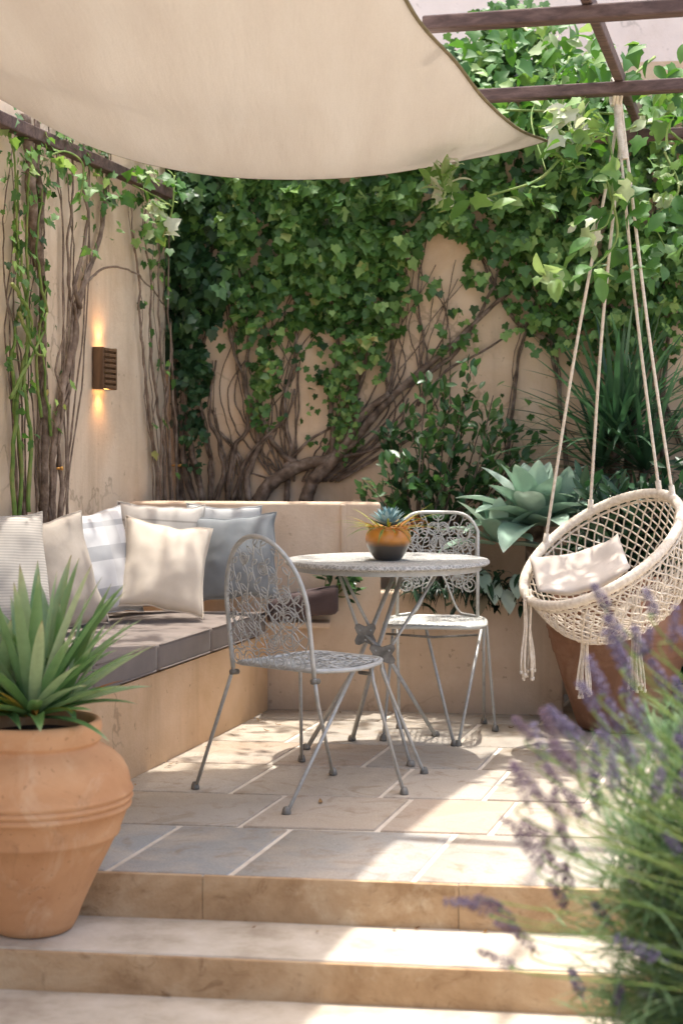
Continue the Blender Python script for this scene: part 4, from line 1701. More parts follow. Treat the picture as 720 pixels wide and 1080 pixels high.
cl2 = thing('climber', lw(38, 545), 'straight dark brown climber stem on the side wall, with green shoots beside it', 'climbing plant')
mb = MB()
main = [(38, 560), (38, 500), (40, 440), (37, 380), (38, 320), (35, 270), (36, 220), (32, 170), (34, 120)]
strand(mb, main, .019, .012, lw, .02, 9, seed=211)
fork(mb, main, .007, .004, lw, 212, 2, 5)
strand(mb, [(34, 280), (26, 220), (24, 170), (20, 120)], .024, .02, lw, .015, 9, seed=216)
rr = random.Random(45)
for k in range(8):
    x = rr.uniform(4, 44); y = rr.uniform(300, 480)
    strand(mb, [(x * .7 + 10, 558), (x, y), (x + rr.uniform(-8, 10), y - 70), (x + rr.uniform(-12, 12), y - 140), (x + rr.uniform(-10, 14), y - 220)], .0045, .002, lw, .02, 5, seed=420 + k)
mb.build('trunk', MAT['bark'], cl2)
mb = MB()
for k, q in enumerate([[(36, 330), (28, 290), (26, 250), (32, 200)], [(40, 460), (34, 400), (30, 350)], [(30, 440), (24, 380), (32, 330), (36, 300)]]):
    strand(mb, q, .007, .003, lw, .05, 5, seed=220 + k)
mb.build('shoots', MAT['greenstem'], cl2)
mb = MB()
pts, rn = cloud_pts([(36, 180, 16, 60, 1), (28, 300, 14, 60, .8), (40, 400, 8, 60, .3), (50, 160, 14, 30, .8)], 150, lw, .10, 33, -.6)
leafcloud(mb, pts, LN, IVY, .034, rn)
mb.build('foliage', MAT['ivy'], cl2)

cl3 = thing('climber', lw(8, 545), 'thin green climber shoots at the photo edge of the side wall', 'climbing plant')
mb = MB()
for k, q in enumerate([[(10, 560), (14, 500), (8, 440), (4, 380), (12, 320), (8, 250), (12, 180)], [(4, 560), (2, 480), (10, 400), (20, 350), (12, 290), (6, 220), (4, 150)], [(16, 540), (18, 460), (12, 410), (16, 330), (14, 240), (20, 160)],
                       [(-6, 420), (10, 390), (26, 360), (34, 330)], [(0, 330), (8, 350), (20, 372), (30, 376)], [(-10, 300), (4, 320), (14, 350)]]):
    strand(mb, q, .009 - .001 * (k > 2), .004, lw, .03 + .01 * k, 6, seed=230 + k)
mb.build('shoots', MAT['greenstem'], cl3)
mb = MB()
pts, rn = cloud_pts([(8, 260, 14, 80, 1), (10, 380, 16, 50, .8), (6, 160, 14, 50, 1.5), (10, 470, 8, 50, .3)], 150, lw, .12, 35, -.6)
leafcloud(mb, pts, LN, IVY, .036, rn)
mb.build('foliage', MAT['ivy'], cl3)

cl4 = thing('climber', lw(165, 525), 'bundle of thin brown climber stems on the side wall close to the corner', 'climbing plant')
mb = MB()
for k, q in enumerate([[(160, 540), (160, 490), (152, 440), (148, 390), (143, 350), (142, 300), (136, 250), (132, 200)], [(166, 540), (166, 480), (158, 420), (152, 370), (152, 300), (146, 240), (150, 180)],
                       [(172, 540), (170, 480), (166, 420), (160, 370), (158, 300), (160, 230)], [(176, 540), (174, 460), (170, 380), (166, 310), (168, 240)], [(156, 540), (156, 470), (164, 400), (168, 340)]]):
    strand(mb, q, .010 - .001 * k, .003, lw, .02 + .01 * k, 7, seed=240 + k)
    fork(mb, q, .004, .002, lw, 250 + k, 1, 4)
mb.build('trunk', MAT['bark_pale'], cl4)
mb = MB()
pts, rn = cloud_pts([(140, 220, 14, 60, 1), (155, 230, 16, 60, 1), (145, 320, 8, 50, .3), (160, 440, 8, 70, .3), (165, 260, 10, 60, .7)], 170, lw, .14, 37, -.6)
leafcloud(mb, pts, LN, IVY, .04, rn)
mb.build('foliage', MAT['ivy'], cl4)

# vine eyes: small brass pins in the wall
for (px, py, proj, lab) in ((52, 494, lw, 'small brass wall pin beside the dark climber stem'), (179, 491, lw, 'small brass wall pin in the corner by the ivy stems')):
    p = proj(px, py, 0)
    mb = MB(); mb.tube([p, p + LN * .05], .0045, 8); mb.tube([p + LN * .05, p + LN * .058], .008, 8)
    tag(mb.build('wall_pin', mottled('brass', ['#a8763c', '#c8924c', '#d8a860'], 20, .4, 0, 0, metallic=.6), origin=p), lab, 'pin', None)

# ================================================================ planting in the raised planter
PZ = .47


def branchy(mbw, mbl, base, targets, tpl, size, nl, seed, r0=.009, cl=.05, z_up=.5):
    """Shrub: a stem to each target with a whorl of leaves along its end."""
    r = random.Random(seed)
    pts, nr, rn, Ys = [], [], [], []
    for tg in targets:
        tg = Vector(tg)
        mid = base.lerp(tg, .5) + Vector((r.uniform(-.05, .05), r.uniform(-.04, .04), r.uniform(-.02, .06)))
        P = smoothline([tuple(base + Vector((r.uniform(-.03, .03), r.uniform(-.03, .03), 0))), tuple(mid), tuple(tg)], 8)
        mbw.tube(P, [r0 * (1 - .75 * i / (len(P) - 1)) for i in range(len(P))], 6)
        tone = r.uniform(-.2, .2)
        d = (tg - mid).normalized()
        for k in range(nl):
            t = 1 - r.random() ** 1.6 * .95
            p = mid.lerp(tg, t) + Vector([r.gauss(0, cl * .35) for _ in range(3)])
            y = d * .8 + Vector([r.gauss(0, .7) for _ in range(3)]) + Vector((0, 0, .25))
            nn = Vector((r.gauss(0, .5), r.gauss(-.4, .5), z_up + r.random()))
            pts.append(p); Ys.append(tuple(y)); nr.append(tuple(nn)); rn.append(min(1, max(0, .45 + tone + .25 * t + r.gauss(0, .15))))
    Rm = frames(np.array(Ys), np.array(nr))
    s = size * rng.uniform(.65, 1.2, len(pts))
    mbl.scatter(tpl[0], tpl[1], Rm * s[:, None, None], np.array([tuple(p) for p in pts]), np.array(rn))


sh = thing('shrub', Vector((.36, 7.28, PZ)), 'glossy dark green shrub against the back wall, behind the table bowl', 'shrub')
mw, ml = MB(), MB()
rs = random.Random(5)
T = [(420, 455), (402, 450), (436, 440), (452, 428), (470, 440), (448, 410), (470, 402), (496, 408), (490, 432), (516, 420), (528, 440), (540, 455), (508, 450), (520, 468), (484, 455), (456, 462), (430, 480),
     (410, 492), (388, 520), (396, 508), (440, 505), (452, 520), (470, 515), (476, 530), (500, 500), (520, 505), (548, 480), (560, 470), (424, 520), (408, 535), (460, 545), (500, 392), (532, 490)]
branchy(mw, ml, Vector((.36, 7.28, PZ)), [at(x + rs.uniform(-5, 5), y + rs.uniform(-5, 5), 7.24 + rs.uniform(-.12, .12)) for x, y in T[:17]], OVAL, .064, 28, 3, cl=.06)
branchy(mw, ml, Vector((.40, 7.26, PZ)), [at(x + rs.uniform(-5, 5), y + rs.uniform(-5, 5), 7.22 + rs.uniform(-.12, .12)) for x, y in T[17:]], OVAL, .064, 26, 4, cl=.06)
mw.build('trunk', MAT['bark'], sh); ml.build('foliage', MAT['shrub'], sh)

# small plant at the end of the bench
sp_ = thing('small_plant', Vector((.03, planter_d(.03) - .05, .43)), 'small dark green leafy sprig growing at the end of the brown bench cushion', 'plant')
mw, ml = MB(), MB()
b0 = Vector((-.02, planter_d(0) - .02, .50))
branchy(mw, ml, b0, [at(345, 608, 6.92), at(352, 602, 6.9), at(360, 604, 6.94), at(372, 606, 6.9), at(380, 612, 6.93), at(366, 616, 6.88), at(376, 622, 6.92)], oval_leaf(.2, .3, 4), .062, 9, 8, .004, .02)
mw.build('stem', MAT['greenstem'], sp_); ml.build('foliage', MAT['shrub'], sp_)

# agave
ac = Vector((.83, 6.93, .70))
ag = thing('agave', ac, 'broad grey-green agave rosette in the planter, left of the hanging chair', 'plant')
mb = MB(); ra = random.Random(12)
for cx_, cy_, cz_, n, sc in ((.0, 0, .10, 30, 1.0), (-.16, -.03, .02, 14, .72), (.12, .05, .12, 14, .8)):
    for k in range(n):
        f = k / n
        a = k * 2.39996 + ra.uniform(-.15, .15)
        el = 1.38 - 1.35 * f ** .85
        L = sc * (.20 + .17 * f ** .5) * ra.uniform(.9, 1.1)
        base = ac + Vector((cx_ + .025 * math.cos(a), cy_ + .025 * math.sin(a), cz_ + .06 * (1 - f)))
        blade(mb, base, (math.cos(a) * math.cos(el), math.sin(a) * math.cos(el), math.sin(el)), L, .074 * sc * (.7 + .3 * f), .25 + .5 * f, 10, .35, min(1, max(0, .55 - .15 * f + ra.uniform(-.3, .3))),
              wprof=lambda t: (.42 + .62 * math.sin(PI * min(1, t * .86 + .08)) ** 1.2) * max(0, 1 - t ** 5) ** .7 + .01, tip=.93)
mb.build('foliage', MAT['agave'], ag)
mb = MB(); mb.tube(smoothline([(.85, 7.10, PZ - .05), (.84, 7.03, .60), tuple(ac + Vector((0, 0, .16)))], 6), .04, 10)
mb.build('stem', MAT['bark'], ag)

# cordyline
cc_ = Vector((1.16, 7.14, PZ))
co = thing('cordyline', cc_, 'tall dark sword-leaved plant behind the hanging chair', 'plant')
mb = MB()
heads = [(at(648, 470, 7.14), 70, .62), (at(680, 500, 7.05), 50, .5), (at(632, 500, 7.14), 30, .42), (at(668, 440, 7.2), 30, .5)]
m2 = MB()
for hc, n, Lm in heads:
    m2.tube(smoothline([tuple(cc_ + Vector((random.uniform(-.05, .05), 0, -.02))), tuple(cc_.lerp(hc, .5) + Vector((.02, 0, 0))), tuple(hc + Vector((0, 0, .03)))], 6), .022, 8)
    for k in range(n):
        f = k / n
        a = k * 2.39996; el = 1.45 - 1.5 * f ** .9 + ra.uniform(-.1, .1)
        base = hc + Vector((.02 * math.cos(a), .02 * math.sin(a), .05 * (1 - f)))
        blade(mb, base, (math.cos(a) * math.cos(el), math.sin(a) * math.cos(el) * .8 - .1, math.sin(el)), Lm * ra.uniform(.7, 1.1), ra.uniform(.011, .016), ra.uniform(.1, .7), 8, .3, min(1, max(0, .4 + ra.gauss(0, .22))))
m2.build('trunk', MAT['bark'], co)
mb.build('foliage', MAT['cordyline'], co)

# trailing tangle over the planter edge
tr = thing('trailing_plant', Vector((.72, planter_d(.72) + .04, .5)), 'dark tangled trailing plant hanging over the planter edge under the agave', 'plant')
mb = MB()
for k in range(260):
    px = ra.uniform(432, 596); D = planter_d((px - 360) / F * 6.9)
    b0 = Vector(((px - 360) / F * D, D + ra.uniform(.0, .10), .515 + ra.uniform(0, .03)))
    a = ra.uniform(-2.6, -.5)
    blade(mb, b0, (math.cos(a), math.sin(a) * .8, ra.uniform(.3, 1.1)), ra.uniform(.10, .20), .005, ra.uniform(1.2, 3.2), 7, .2, ra.random())
for k in range(70):
    px = ra.uniform(436, 600); D = planter_d((px - 360) / F * 6.9) - ra.uniform(.02, .08)
    p = Vector(((px - 360) / F * D, D, ra.uniform(.46, .62)))
    blade(mb, p, (ra.gauss(0, .6), -.5, ra.uniform(-.6, .4)), ra.uniform(.05, .10), .013, 1.0, 5, .3, ra.random())
mb.build('foliage', MAT['dark_foliage'], tr)
mb = MB()
for (px, py) in ((520, 612), (532, 622), (505, 600), (545, 606), (512, 628)):
    D = planter_d((px - 360) / F * 6.9) - .05
    blade(mb, at(px, py, D), (ra.gauss(0, .3), -.35, -.3), .12, .034, 1.2, 7, .3, ra.uniform(.4, 1), wprof=lambda t: math.sin(PI * min(1, t * .9 + .1)) + .02)
mb.build('broad_leaves', MAT['agave'], tr)

# leafy shrub in the big pot and one beyond it
ps = thing('pot_shrub', pc2 + Vector((0, 0, .61)), 'dark leafy shrub growing in the big brown pot behind the hanging chair', 'shrub')
mw, ml = MB(), MB()
T = [(pc2 + Vector((ra.uniform(-.16, .42), ra.uniform(-.16, .3), ra.uniform(.62, .98)))) for _ in range(46)]
branchy(mw, ml, pc2 + Vector((0, 0, .60)), T, NARROW, .10, 26, 9, .008, .10)
mw.build('stem', MAT['bark'], ps); ml.build('foliage', MAT['dark_foliage'], ps)
ps = thing('shrub', Vector((1.62, 6.75, 0)), 'dark evergreen shrub on the ground at the far side of the big brown pot', 'shrub')
mw, ml = MB(), MB()
T = [Vector((ra.uniform(1.38, 2.2), ra.uniform(6.4, 7.2), ra.uniform(.15, 1.25))) for _ in range(80)]
branchy(mw, ml, Vector((1.68, 6.8, .0)), T, NARROW, .10, 28, 10, .012, .12)
mw.build('stem', MAT['bark'], ps); ml.build('foliage', MAT['dark_foliage'], ps)
# ================================================================ wall lamp
lc = lw(97, 388, 0)
lampdir = Vector((.241, 1, 0)).normalized()
lm = thing('wall_lamp', lc, 'lit brown box wall lamp with louvres on the side wall, glowing amber up and down', 'lamp')
MAT['lamp'] = woodmat('bronze_lamp', '#4a3423', '#63482f', '#7a5a3c', (20, 20, 2))


def lbox(mb, u0, u1, o0, o1, z0, z1, bev=.003):
    def fn(v):
        return lc + lampdir * v.x + LN * v.y + Vector((0, 0, v.z))
    mb.box((u0, o0, z0), (u1, o1, z1), bev, fn, 2)


mb = MB()
W_, O_ = .155, .052
lbox(mb, 0, .012, .002, O_, -.088, .088)
lbox(mb, W_ - .012, W_, .002, O_, -.088, .088)
lbox(mb, .010, W_ - .010, .002, .010, -.086, .086)
lbox(mb, .010, W_ - .010, O_ - .014, O_ - .010, -.086, .086)
mb.build('housing', MAT['lamp'], lm, smooth=False)
for k in range(8):
    mb = MB(); z = -.078 + k * .0223
    lbox(mb, .0125, W_ - .0125, O_ - .008, O_ + .004, z - .0065, z + .0065, .002)
    mb.build('louvre', MAT['lamp'], lm, smooth=False)


def glowmat():
    m, nt, b = newmat('warm_lamp_glow')
    b.inputs['Base Color'].default_value = (1, .7, .4, 1)
    b.inputs['Emission Color'].default_value = (1, .48, .14, 1)
    b.inputs['Emission Strength'].default_value = 4
    return m


MAT['glow'] = glowmat()
for z in (-.082, .082):
    mb = MB(); lbox(mb, .02, W_ - .02, .014, O_ - .018, z - .003, z + .003, .001)
    mb.build('bulb', MAT['glow'], lm, smooth=False)
for s in (1, -1):
    ld = bpy.data.lights.new('lamp_beam', 'SPOT')
    ld.energy = .55; ld.color = (1, .47, .14); ld.spot_size = R(125); ld.spot_blend = 1; ld.shadow_soft_size = .012
    lo = bpy.data.objects.new('lamp_beam', ld); COL.objects.link(lo)
    lo.location = lc + lampdir * (W_ / 2) + LN * .040 + Vector((0, 0, s * .096))
    lo.rotation_euler = Vector((-.12, .0, s * 1.)).to_track_quat('-Z', 'Y').to_euler()
    lo.parent = lm; lo.matrix_parent_inverse = Matrix.Translation(-lm.location)


# ================================================================ shade sail
def curve3(pts, k):
    P = smoothline(pts, 12)
    L = [0]
    for a, b in zip(P[:-1], P[1:]):
        L.append(L[-1] + float(np.linalg.norm(b - a)))
    out = []
    for i in range(k + 1):
        t = L[-1] * i / k
        j = max(0, min(len(L) - 2, int(np.searchsorted(L, t)) - 1))
        f = (t - L[j]) / max(1e-9, L[j + 1] - L[j])
        out.append(P[j] * (1 - f) + P[j + 1] * f)
    return np.array(out)


def A3(px, py, D):
    return tuple(at(px, py, D))


K = 60
cR = A3(576, 149, 6.3)
far = curve3([cR, A3(545, 158, 6.25), A3(500, 167, 6.2), A3(400, 184.5, 6.1), A3(300, 189.5, 6.05), A3(200, 182, 5.98), A3(100, 156, 5.85), A3(0, 104, 5.65), A3(-60, 66, 5.6)], K)   # right to left
right = curve3([cR, A3(545, 136, 5.98), A3(510, 105, 5.6), A3(480, 66, 5.22), A3(450, 34, 4.9), A3(427, 0, 4.6), (.0, 3.8, 2.5), (-.06, 2.8, 2.62), (.06, 1.8, 2.85)], K)          # far to near
cLf = tuple(far[-1]); cRn = tuple(right[-1])
cLn = (left_wall_x(2.0) + .12, 2.0, 2.75)
left = curve3([cLf, tuple((np.array(cLf) + np.array(cLn)) / 2 + np.array([.12, 0, -.05])), cLn], K)
near = curve3([cRn, tuple((np.array(cRn) + np.array(cLn)) / 2 + np.array([0, .25, -.06])), cLn], K)
sail = thing('shade_sail', cR, 'large cream canvas shade sail stretched over the patio', 'shade sail')
mb = MB(); vs = []; fs = []
for i in range(K + 1):          # i along far (right->left)
    for j in range(K + 1):      # j far->near
        u, v = i / K, j / K
        p = (1 - v) * far[i] + v * near[i] + (1 - u) * right[j] + u * left[j] - ((1 - u) * (1 - v) * np.array(cR) + u * (1 - v) * np.array(cLf) + (1 - u) * v * np.array(cRn) + u * v * np.array(cLn))
        edge = (16 * u * (1 - u) * v * (1 - v)) ** .6
        p = p + np.array([0, 0, -.05 * edge])
        # soft pulls running from the corner across the cloth
        q = (p[0] - cR[0]) * .6 + (p[1] - cR[1]) * .3
        p[2] += edge * .009 * math.sin(9 * (p[0] * .45 - p[1] * 1.0) + 2 * mnoise.noise(Vector((p[0] * .8, p[1] * .8, 1)))) + edge * .010 * mnoise.noise(Vector((p[0] * 1.1 + p[1], p[1] * 1.8, 4)))
        vs.append(tuple(p))
for i in range(K):
    for j in range(K):
        a = i * (K + 1) + j
        fs.append((a, a + 1, a + K + 2, a + K + 1))
top = [(x, y, z + .003) for x, y, z in vs]
n0 = len(vs)
fs2 = [tuple(q + n0 for q in f[::-1]) for f in fs]
mb.add(vs + top, fs + fs2)
mb.build('canvas', MAT['sail'], sail)
mb = MB()
mb.tube([tuple(p + np.array([0, 0, .002])) for p in right], .0085, 8, flat=.6)
mb.tube([tuple(p + np.array([0, 0, .002])) for p in far], .005, 8, flat=.6)
mb.build('edge_binding', MAT['binding'], sail)
mb = MB()
mb.tube([cR, tuple(Vector(cR) + Vector((.09, .06, .03))), tuple(at(612, 140, 6.5))], .005, 6)
mb.build('tie_cord', MAT['binding'], sail)
mb = MB(); mb.tube([Vector(cR) + Vector((.022 + .018 * math.cos(a), .014 + .011 * math.cos(a), .006 + .018 * math.sin(a))) for a in np.linspace(0, 2 * PI, 20)], .003, 6)
mb.build('ring', MAT['hub_iron'], sail)

# ================================================================ pergola
PG = thing('pergola', (1.2, 6.0, 2.5), 'dark brown timber pergola beams over the patio, carrying the hanging chair', 'pergola')
PB = Vector((1, -.264, 0)).normalized(); PR = Vector((.264, 1, 0)).normalized()


def beam(c, dirv, l0, l1, w, h, zb):
    side = Vector((dirv.y, -dirv.x, 0))

    def fn(v):
        p = Vector((c[0], c[1], 0)) + dirv * v.x + side * v.y
        return Vector((p.x, p.y, zb + v.z))
    mb = MB(); mb.box((l0, -w / 2, 0), (l1, w / 2, h), .006, fn, 2)
    return mb


ZB = 2.467
for (px, D) in ((580, 5.0), (580, 6.09), (690, 6.93)):
    X = (px - 360) / F * D
    l0 = {5.0: -.40, 6.09: -.33}.get(D, -.42)
    b_ = beam((X, D), PB, l0, 3.2 - X, .062, .046, ZB)
    b_.build('beam', MAT['beam'], PG, smooth=False)
for (px, D) in ((655, 6.13), (930, 6.2)):
    X = (px - 360) / F * D
    beam((X, D), PR, -3.2, 1.30, .034, .05, ZB + .0465).build('rafter', MAT['beam'], PG, smooth=False)
for (X, Y) in ((2.75, 4.45), (2.75, 5.5), (2.9, 6.4)):
    Yb = {4.45: 5.0 - .264 * (2.75 - .647), 5.5: 6.09 - .264 * (2.75 - .788), 6.4: 6.93 - .264 * (2.9 - 1.345)}[Y]
    mb = MB(); mb.box((X - .04, Yb - .04, -.004), (X + .04, Yb + .04, ZB - .001), .006)
    mb.build('post', MAT['beam'], PG, smooth=False)
# rail fixed along the side wall
mb = MB()


def fnr(v):
    D = v.x
    return Vector((left_wall_x(D), D, 0)) + LN * v.y + Vector((0, 0, v.z))


mb.box((3.0, .03, 2.295), (7.5, .075, 2.345), .005, fnr, 2)
ob = mb.build('wall_rail', MAT['beam'], origin=(left_wall_x(6), 6, 2.3), smooth=False)
tag(ob, 'dark timber rail fixed high along the side wall, above the lamp', 'rail')

# ---------------------------------------------------------------- pale-leaved vine on the pergola
vn = thing('pergola_vine', at(700, 150, 6.9), 'bright light-leaved vine trailing from the pergola beams round the swing ropes', 'climbing plant')
mb = MB(); ml = MB(); rv = random.Random(17)
V3 = lambda px, py, D: tuple(at(px, py, D))
courses = [
    [V3(720, 150, 6.75), V3(690, 130, 6.5), V3(650, 140, 6.2), V3(615, 150, 6.05), V3(594, 146, 6.0)],
    [V3(690, 60, 6.6), V3(650, 90, 6.3), V3(600, 100, 6.2), V3(592, 120, 6.1), V3(590, 165, 5.98)],
    [V3(592, 165, 5.98), V3(566, 190, 5.9), V3(520, 205, 5.85), V3(480, 218, 5.85), V3(462, 224, 5.85)],
    [V3(640, 140, 6.1), V3(648, 190, 5.95), V3(640, 235, 5.9), V3(620, 245, 5.9)],
    [V3(640, 190, 5.95), V3(650, 250, 5.95), V3(620, 285, 5.9), V3(580, 300, 5.88)],
    [V3(700, 160, 6.4), V3(715, 200, 6.3), V3(690, 230, 6.25), V3(700, 260, 6.2)],
    [V3(600, 60, 6.6), V3(590, 100, 6.5), V3(600, 140, 6.3), V3(590, 190, 6.1)],
    [V3(570, 40, 6.9), V3(585, 80, 6.9), V3(560, 120, 6.7), V3(575, 180, 6.4)],
]
courses += [[(1.25, 6.7, 2.53), (.6, 6.75, 2.56), (.0, 6.8, 2.55), (-.85, 6.9, 2.56)], [(1.2, 6.3, 2.53), (.5, 6.35, 2.56), (-.2, 6.4, 2.55), (-.9, 6.5, 2.56)], [(.2, 7.5, 2.5), (.15, 7.1, 2.56), (.0, 6.6, 2.56)], [(-.6, 7.6, 2.5), (-.6, 7.1, 2.56), (-.5, 6.5, 2.56)]]  # unseen stems added behind the sail for the sun-dappling leaves
for k, q in enumerate(courses):
    P = smoothline(q, 10)
    mb.tube(P, [.006 * (1 - .6 * i / len(P)) for i in range(len(P))], 6)
mb.build('stem', MAT['greenstem'], vn)
spots = [(604, 128, 6.05, 18, 24, 16, 1), (602, 152, 5.98, 18, 18, 13, .9), (620, 130, 6.1, 24, 30, 12, .7), (560, 205, 5.9, 24, 14, 8, .7), (465, 195, 5.9, 14, 22, 12, 1), (480, 210, 5.9, 24, 10, 7, .9),
         (650, 190, 5.95, 16, 26, 12, .8), (620, 245, 5.9, 18, 18, 9, 1), (600, 290, 5.88, 36, 12, 14, .8), (700, 118, 6.4, 26, 16, 14, .9), (700, 190, 6.3, 28, 34, 22, .8), (700, 250, 6.25, 24, 30, 14, .5),
         (550, 60, 6.9, 50, 30, 34, .6), (600, 50, 6.9, 36, 36, 30, .8), (520, 40, 7.0, 30, 30, 16, .4), (630, 70, 6.6, 20, 40, 16, .6), (670, 280, 6.2, 36, 26, 16, .4), (640, 160, 6.2, 50, 30, 20, .6), (715, 90, 6.3, 16, 20, 8, .7), (660, 215, 6.1, 60, 20, 16, .4),
         (600, 95, 6.3, 30, 16, 12, .7)]
pts, rn, sz = [], [], []
for (x, y, D, rx, ry_, n, br) in spots:
    for _ in range(int(n * 1.35)):
        t = rv.uniform(0, 2 * PI); q = math.sqrt(rv.random())
        pts.append(at(x + rx * q * math.cos(t), y + ry_ * q * math.sin(t), D + rv.uniform(-.14, .14)))
        rn.append(min(1, max(0, br * rv.uniform(.35, 1.1))))
# mostly unseen leaves added above and behind the sail to dapple the sun
for _ in range(800):
    x = rv.uniform(-1.0, 1.7); y = rv.uniform(6.0, 7.35)
    if mnoise.noise(Vector((x * 2.2, y * 2.2, 7))) < -.2:
        continue
    pts.append(Vector((x, y, rv.uniform(2.50, 2.68)))); rn.append(rv.uniform(.1, .7))
m = len(pts)
Nn = rng.normal(0, .45, (m, 3)) + np.array([-.1, -.55, .65])
Y = rng.normal(0, .6, (m, 3)) + np.array([-.3, -.2, -.35])
Rm = frames(Y, Nn)
s = .066 * rng.uniform(.45, 1.35, m)
tv = [(x, y, z - .22 * y * y + .1 * abs(x)) for x, y, z in IVY[0]]
P_ = np.array([tuple(p) for p in pts]); rn_ = np.array(rn)
lan = oval_leaf(.27, .3, 5, 1., .3)
sel = rng.random(m) < .38
ml.scatter(tv, IVY[1], (Rm * s[:, None, None])[~sel], P_[~sel], rn_[~sel])
ml.scatter(lan[0], lan[1], (Rm * (s * 1.25)[:, None, None])[sel], P_[sel], rn_[sel])
# an upright tuft of young light leaves at the sail's tie
for c_, n_, b_ in ((at(600, 168, 5.97), 22, .8), (at(606, 140, 6.0), 14, .95), (at(470, 200, 5.86), 12, .9)):
    for k in range(n_):
        a = k * 2.4; el = 1.3 - 1.0 * k / n_
        blade(ml, c_ + Vector((rv.gauss(0, .02), rv.gauss(0, .02), rv.gauss(0, .03))), (math.cos(a) * math.cos(el), math.sin(a) * math.cos(el), math.sin(el)), rv.uniform(.07, .13), .016, rv.uniform(.4, 1.2), 6, .4, min(1, rv.uniform(.6, 1.1) * b_),
              wprof=lambda t: math.sin(PI * min(1, t * .92 + .06)) + .02)
ml.build('foliage', MAT['vine'], vn)

# sprig over the side-wall rail
v2 = thing('pergola_vine', at(150, 200, 6.9), 'small pale-leaved vine sprig over the rail end near the corner', 'climbing plant')
mb = MB(); ml = MB()
for q in ([V3(184, 185, 6.9), V3(182, 220, 6.85), V3(172, 250, 6.85)], [V3(140, 195, 6.8), V3(160, 205, 6.78), V3(182, 218, 6.8)], [V3(50, 165, 6.1), V3(70, 160, 6.15), V3(88, 175, 6.25), V3(84, 215, 6.25)]):
    mb = MB(); mb.tube(smoothline(q, 8), .004, 6); mb.build('stem', MAT['greenstem'], v2)
pts, rn = [], []
for (x, y, D, rx, ry_, n, br) in ((148, 190, 6.75, 14, 12, 12, .9), (165, 220, 6.8, 14, 12, 9, 1), (168, 245, 6.85, 12, 12, 10, 1), (184, 195, 6.85, 10, 14, 8, .5), (130, 205, 6.75, 10, 8, 5, .6), (60, 165, 6.1, 26, 8, 8, .8), (88, 200, 6.3, 10, 20, 8, .6), (10, 142, 5.8, 8, 6, 3, .8)):
    for _ in range(n):
        t = rv.uniform(0, 2 * PI); q = math.sqrt(rv.random())
        pts.append(at(x + rx * q * math.cos(t), y + ry_ * q * math.sin(t), D + rv.uniform(-.08, .08))); rn.append(min(1, max(0, br * rv.uniform(.4, 1.1))))
m = len(pts)
Rm = frames(rng.normal(0, .6, (m, 3)) + np.array([.3, -.2, -.35]), rng.normal(0, .45, (m, 3)) + np.array([.3, -.5, .6]))
ml.scatter(tv, IVY[1], Rm * (.055 * rng.uniform(.5, 1.3, m))[:, None, None], np.array([tuple(p) for p in pts]), np.array(rn))
ml.build('foliage', MAT['vine'], v2)

# ================================================================ lavender in the near corner
LB = Vector((.93, 2.95, Z2))
bed = [(.62, 1.9), (.74, 3.0), (.86, 3.66), (2.6, 3.5), (2.6, 1.9)]
mb = MB(); mb.prism(bed, Z2 + .003, Z2 + .07)
struct(mb.build('flower_bed', MAT['soil'], smooth=False))
lv = thing('lavender', LB, 'bushy lavender in flower filling the near corner, purple spikes leaning over the steps', 'lavender')
rl = random.Random(6)
ml = MB(); ms = MB()
# foliage: thousands of narrow soft leaves on arching shoots
root = Vector((.86, 2.95, Z2 + .05))
for k in range(1150):
    D = rl.uniform(2.8, 3.4)
    # end of each shoot, as spread in the photo
    while True:
        px = rl.uniform(560, 800); py = rl.uniform(740, 1200)
        lim = 634 + max(0, (960 - py)) * .10 + max(0, 800 - py) * .9
        if px > lim + rl.gauss(0, 16):
            break
    tip = at(px, py, D)
    b0 = root + Vector((rl.uniform(-.05, .35), rl.uniform(-.25, .25), 0))
    mid = b0.lerp(tip, .55) + Vector((.04, 0, .05))
    P = smoothline([tuple(b0), tuple(mid), tuple(tip)], 8)
    if k % 2 == 0:
        ms.tube(P, .0014, 4, cap=False)
    tone = rl.uniform(.15, .8)
    i0 = rl.randint(8, 12)
    for i in range(i0, len(P)):
        p = Vector(P[i]); d = (Vector(P[i]) - Vector(P[i - 1])).normalized()
        for s in range(3):
            dv = d * 1.0 + Vector((rl.gauss(0, .5), rl.gauss(0, .5), rl.gauss(.1, .4)))
            blade(ml, p, dv, rl.uniform(.04, .085), .0021, .5, 3, .2, min(1, max(0, tone + rl.gauss(0, .15))))
# long loose blades at the skirt of the bush
for k in range(420):
    D = rl.uniform(2.75, 3.2)
    px = rl.uniform(640, 780); py = rl.uniform(900, 1180)
    p = at(px, py, D)
    dv = Vector((rl.uniform(-1.4, .2), rl.uniform(-.6, .3), rl.uniform(-.1, .7)))
    blade(ml, p, dv, rl.uniform(.10, .20), .0022, rl.uniform(.4, 1.2), 6, .2, min(1, max(0, rl.gauss(.55, .25))))
ml.build('foliage', MAT['lav_leaf'], lv)


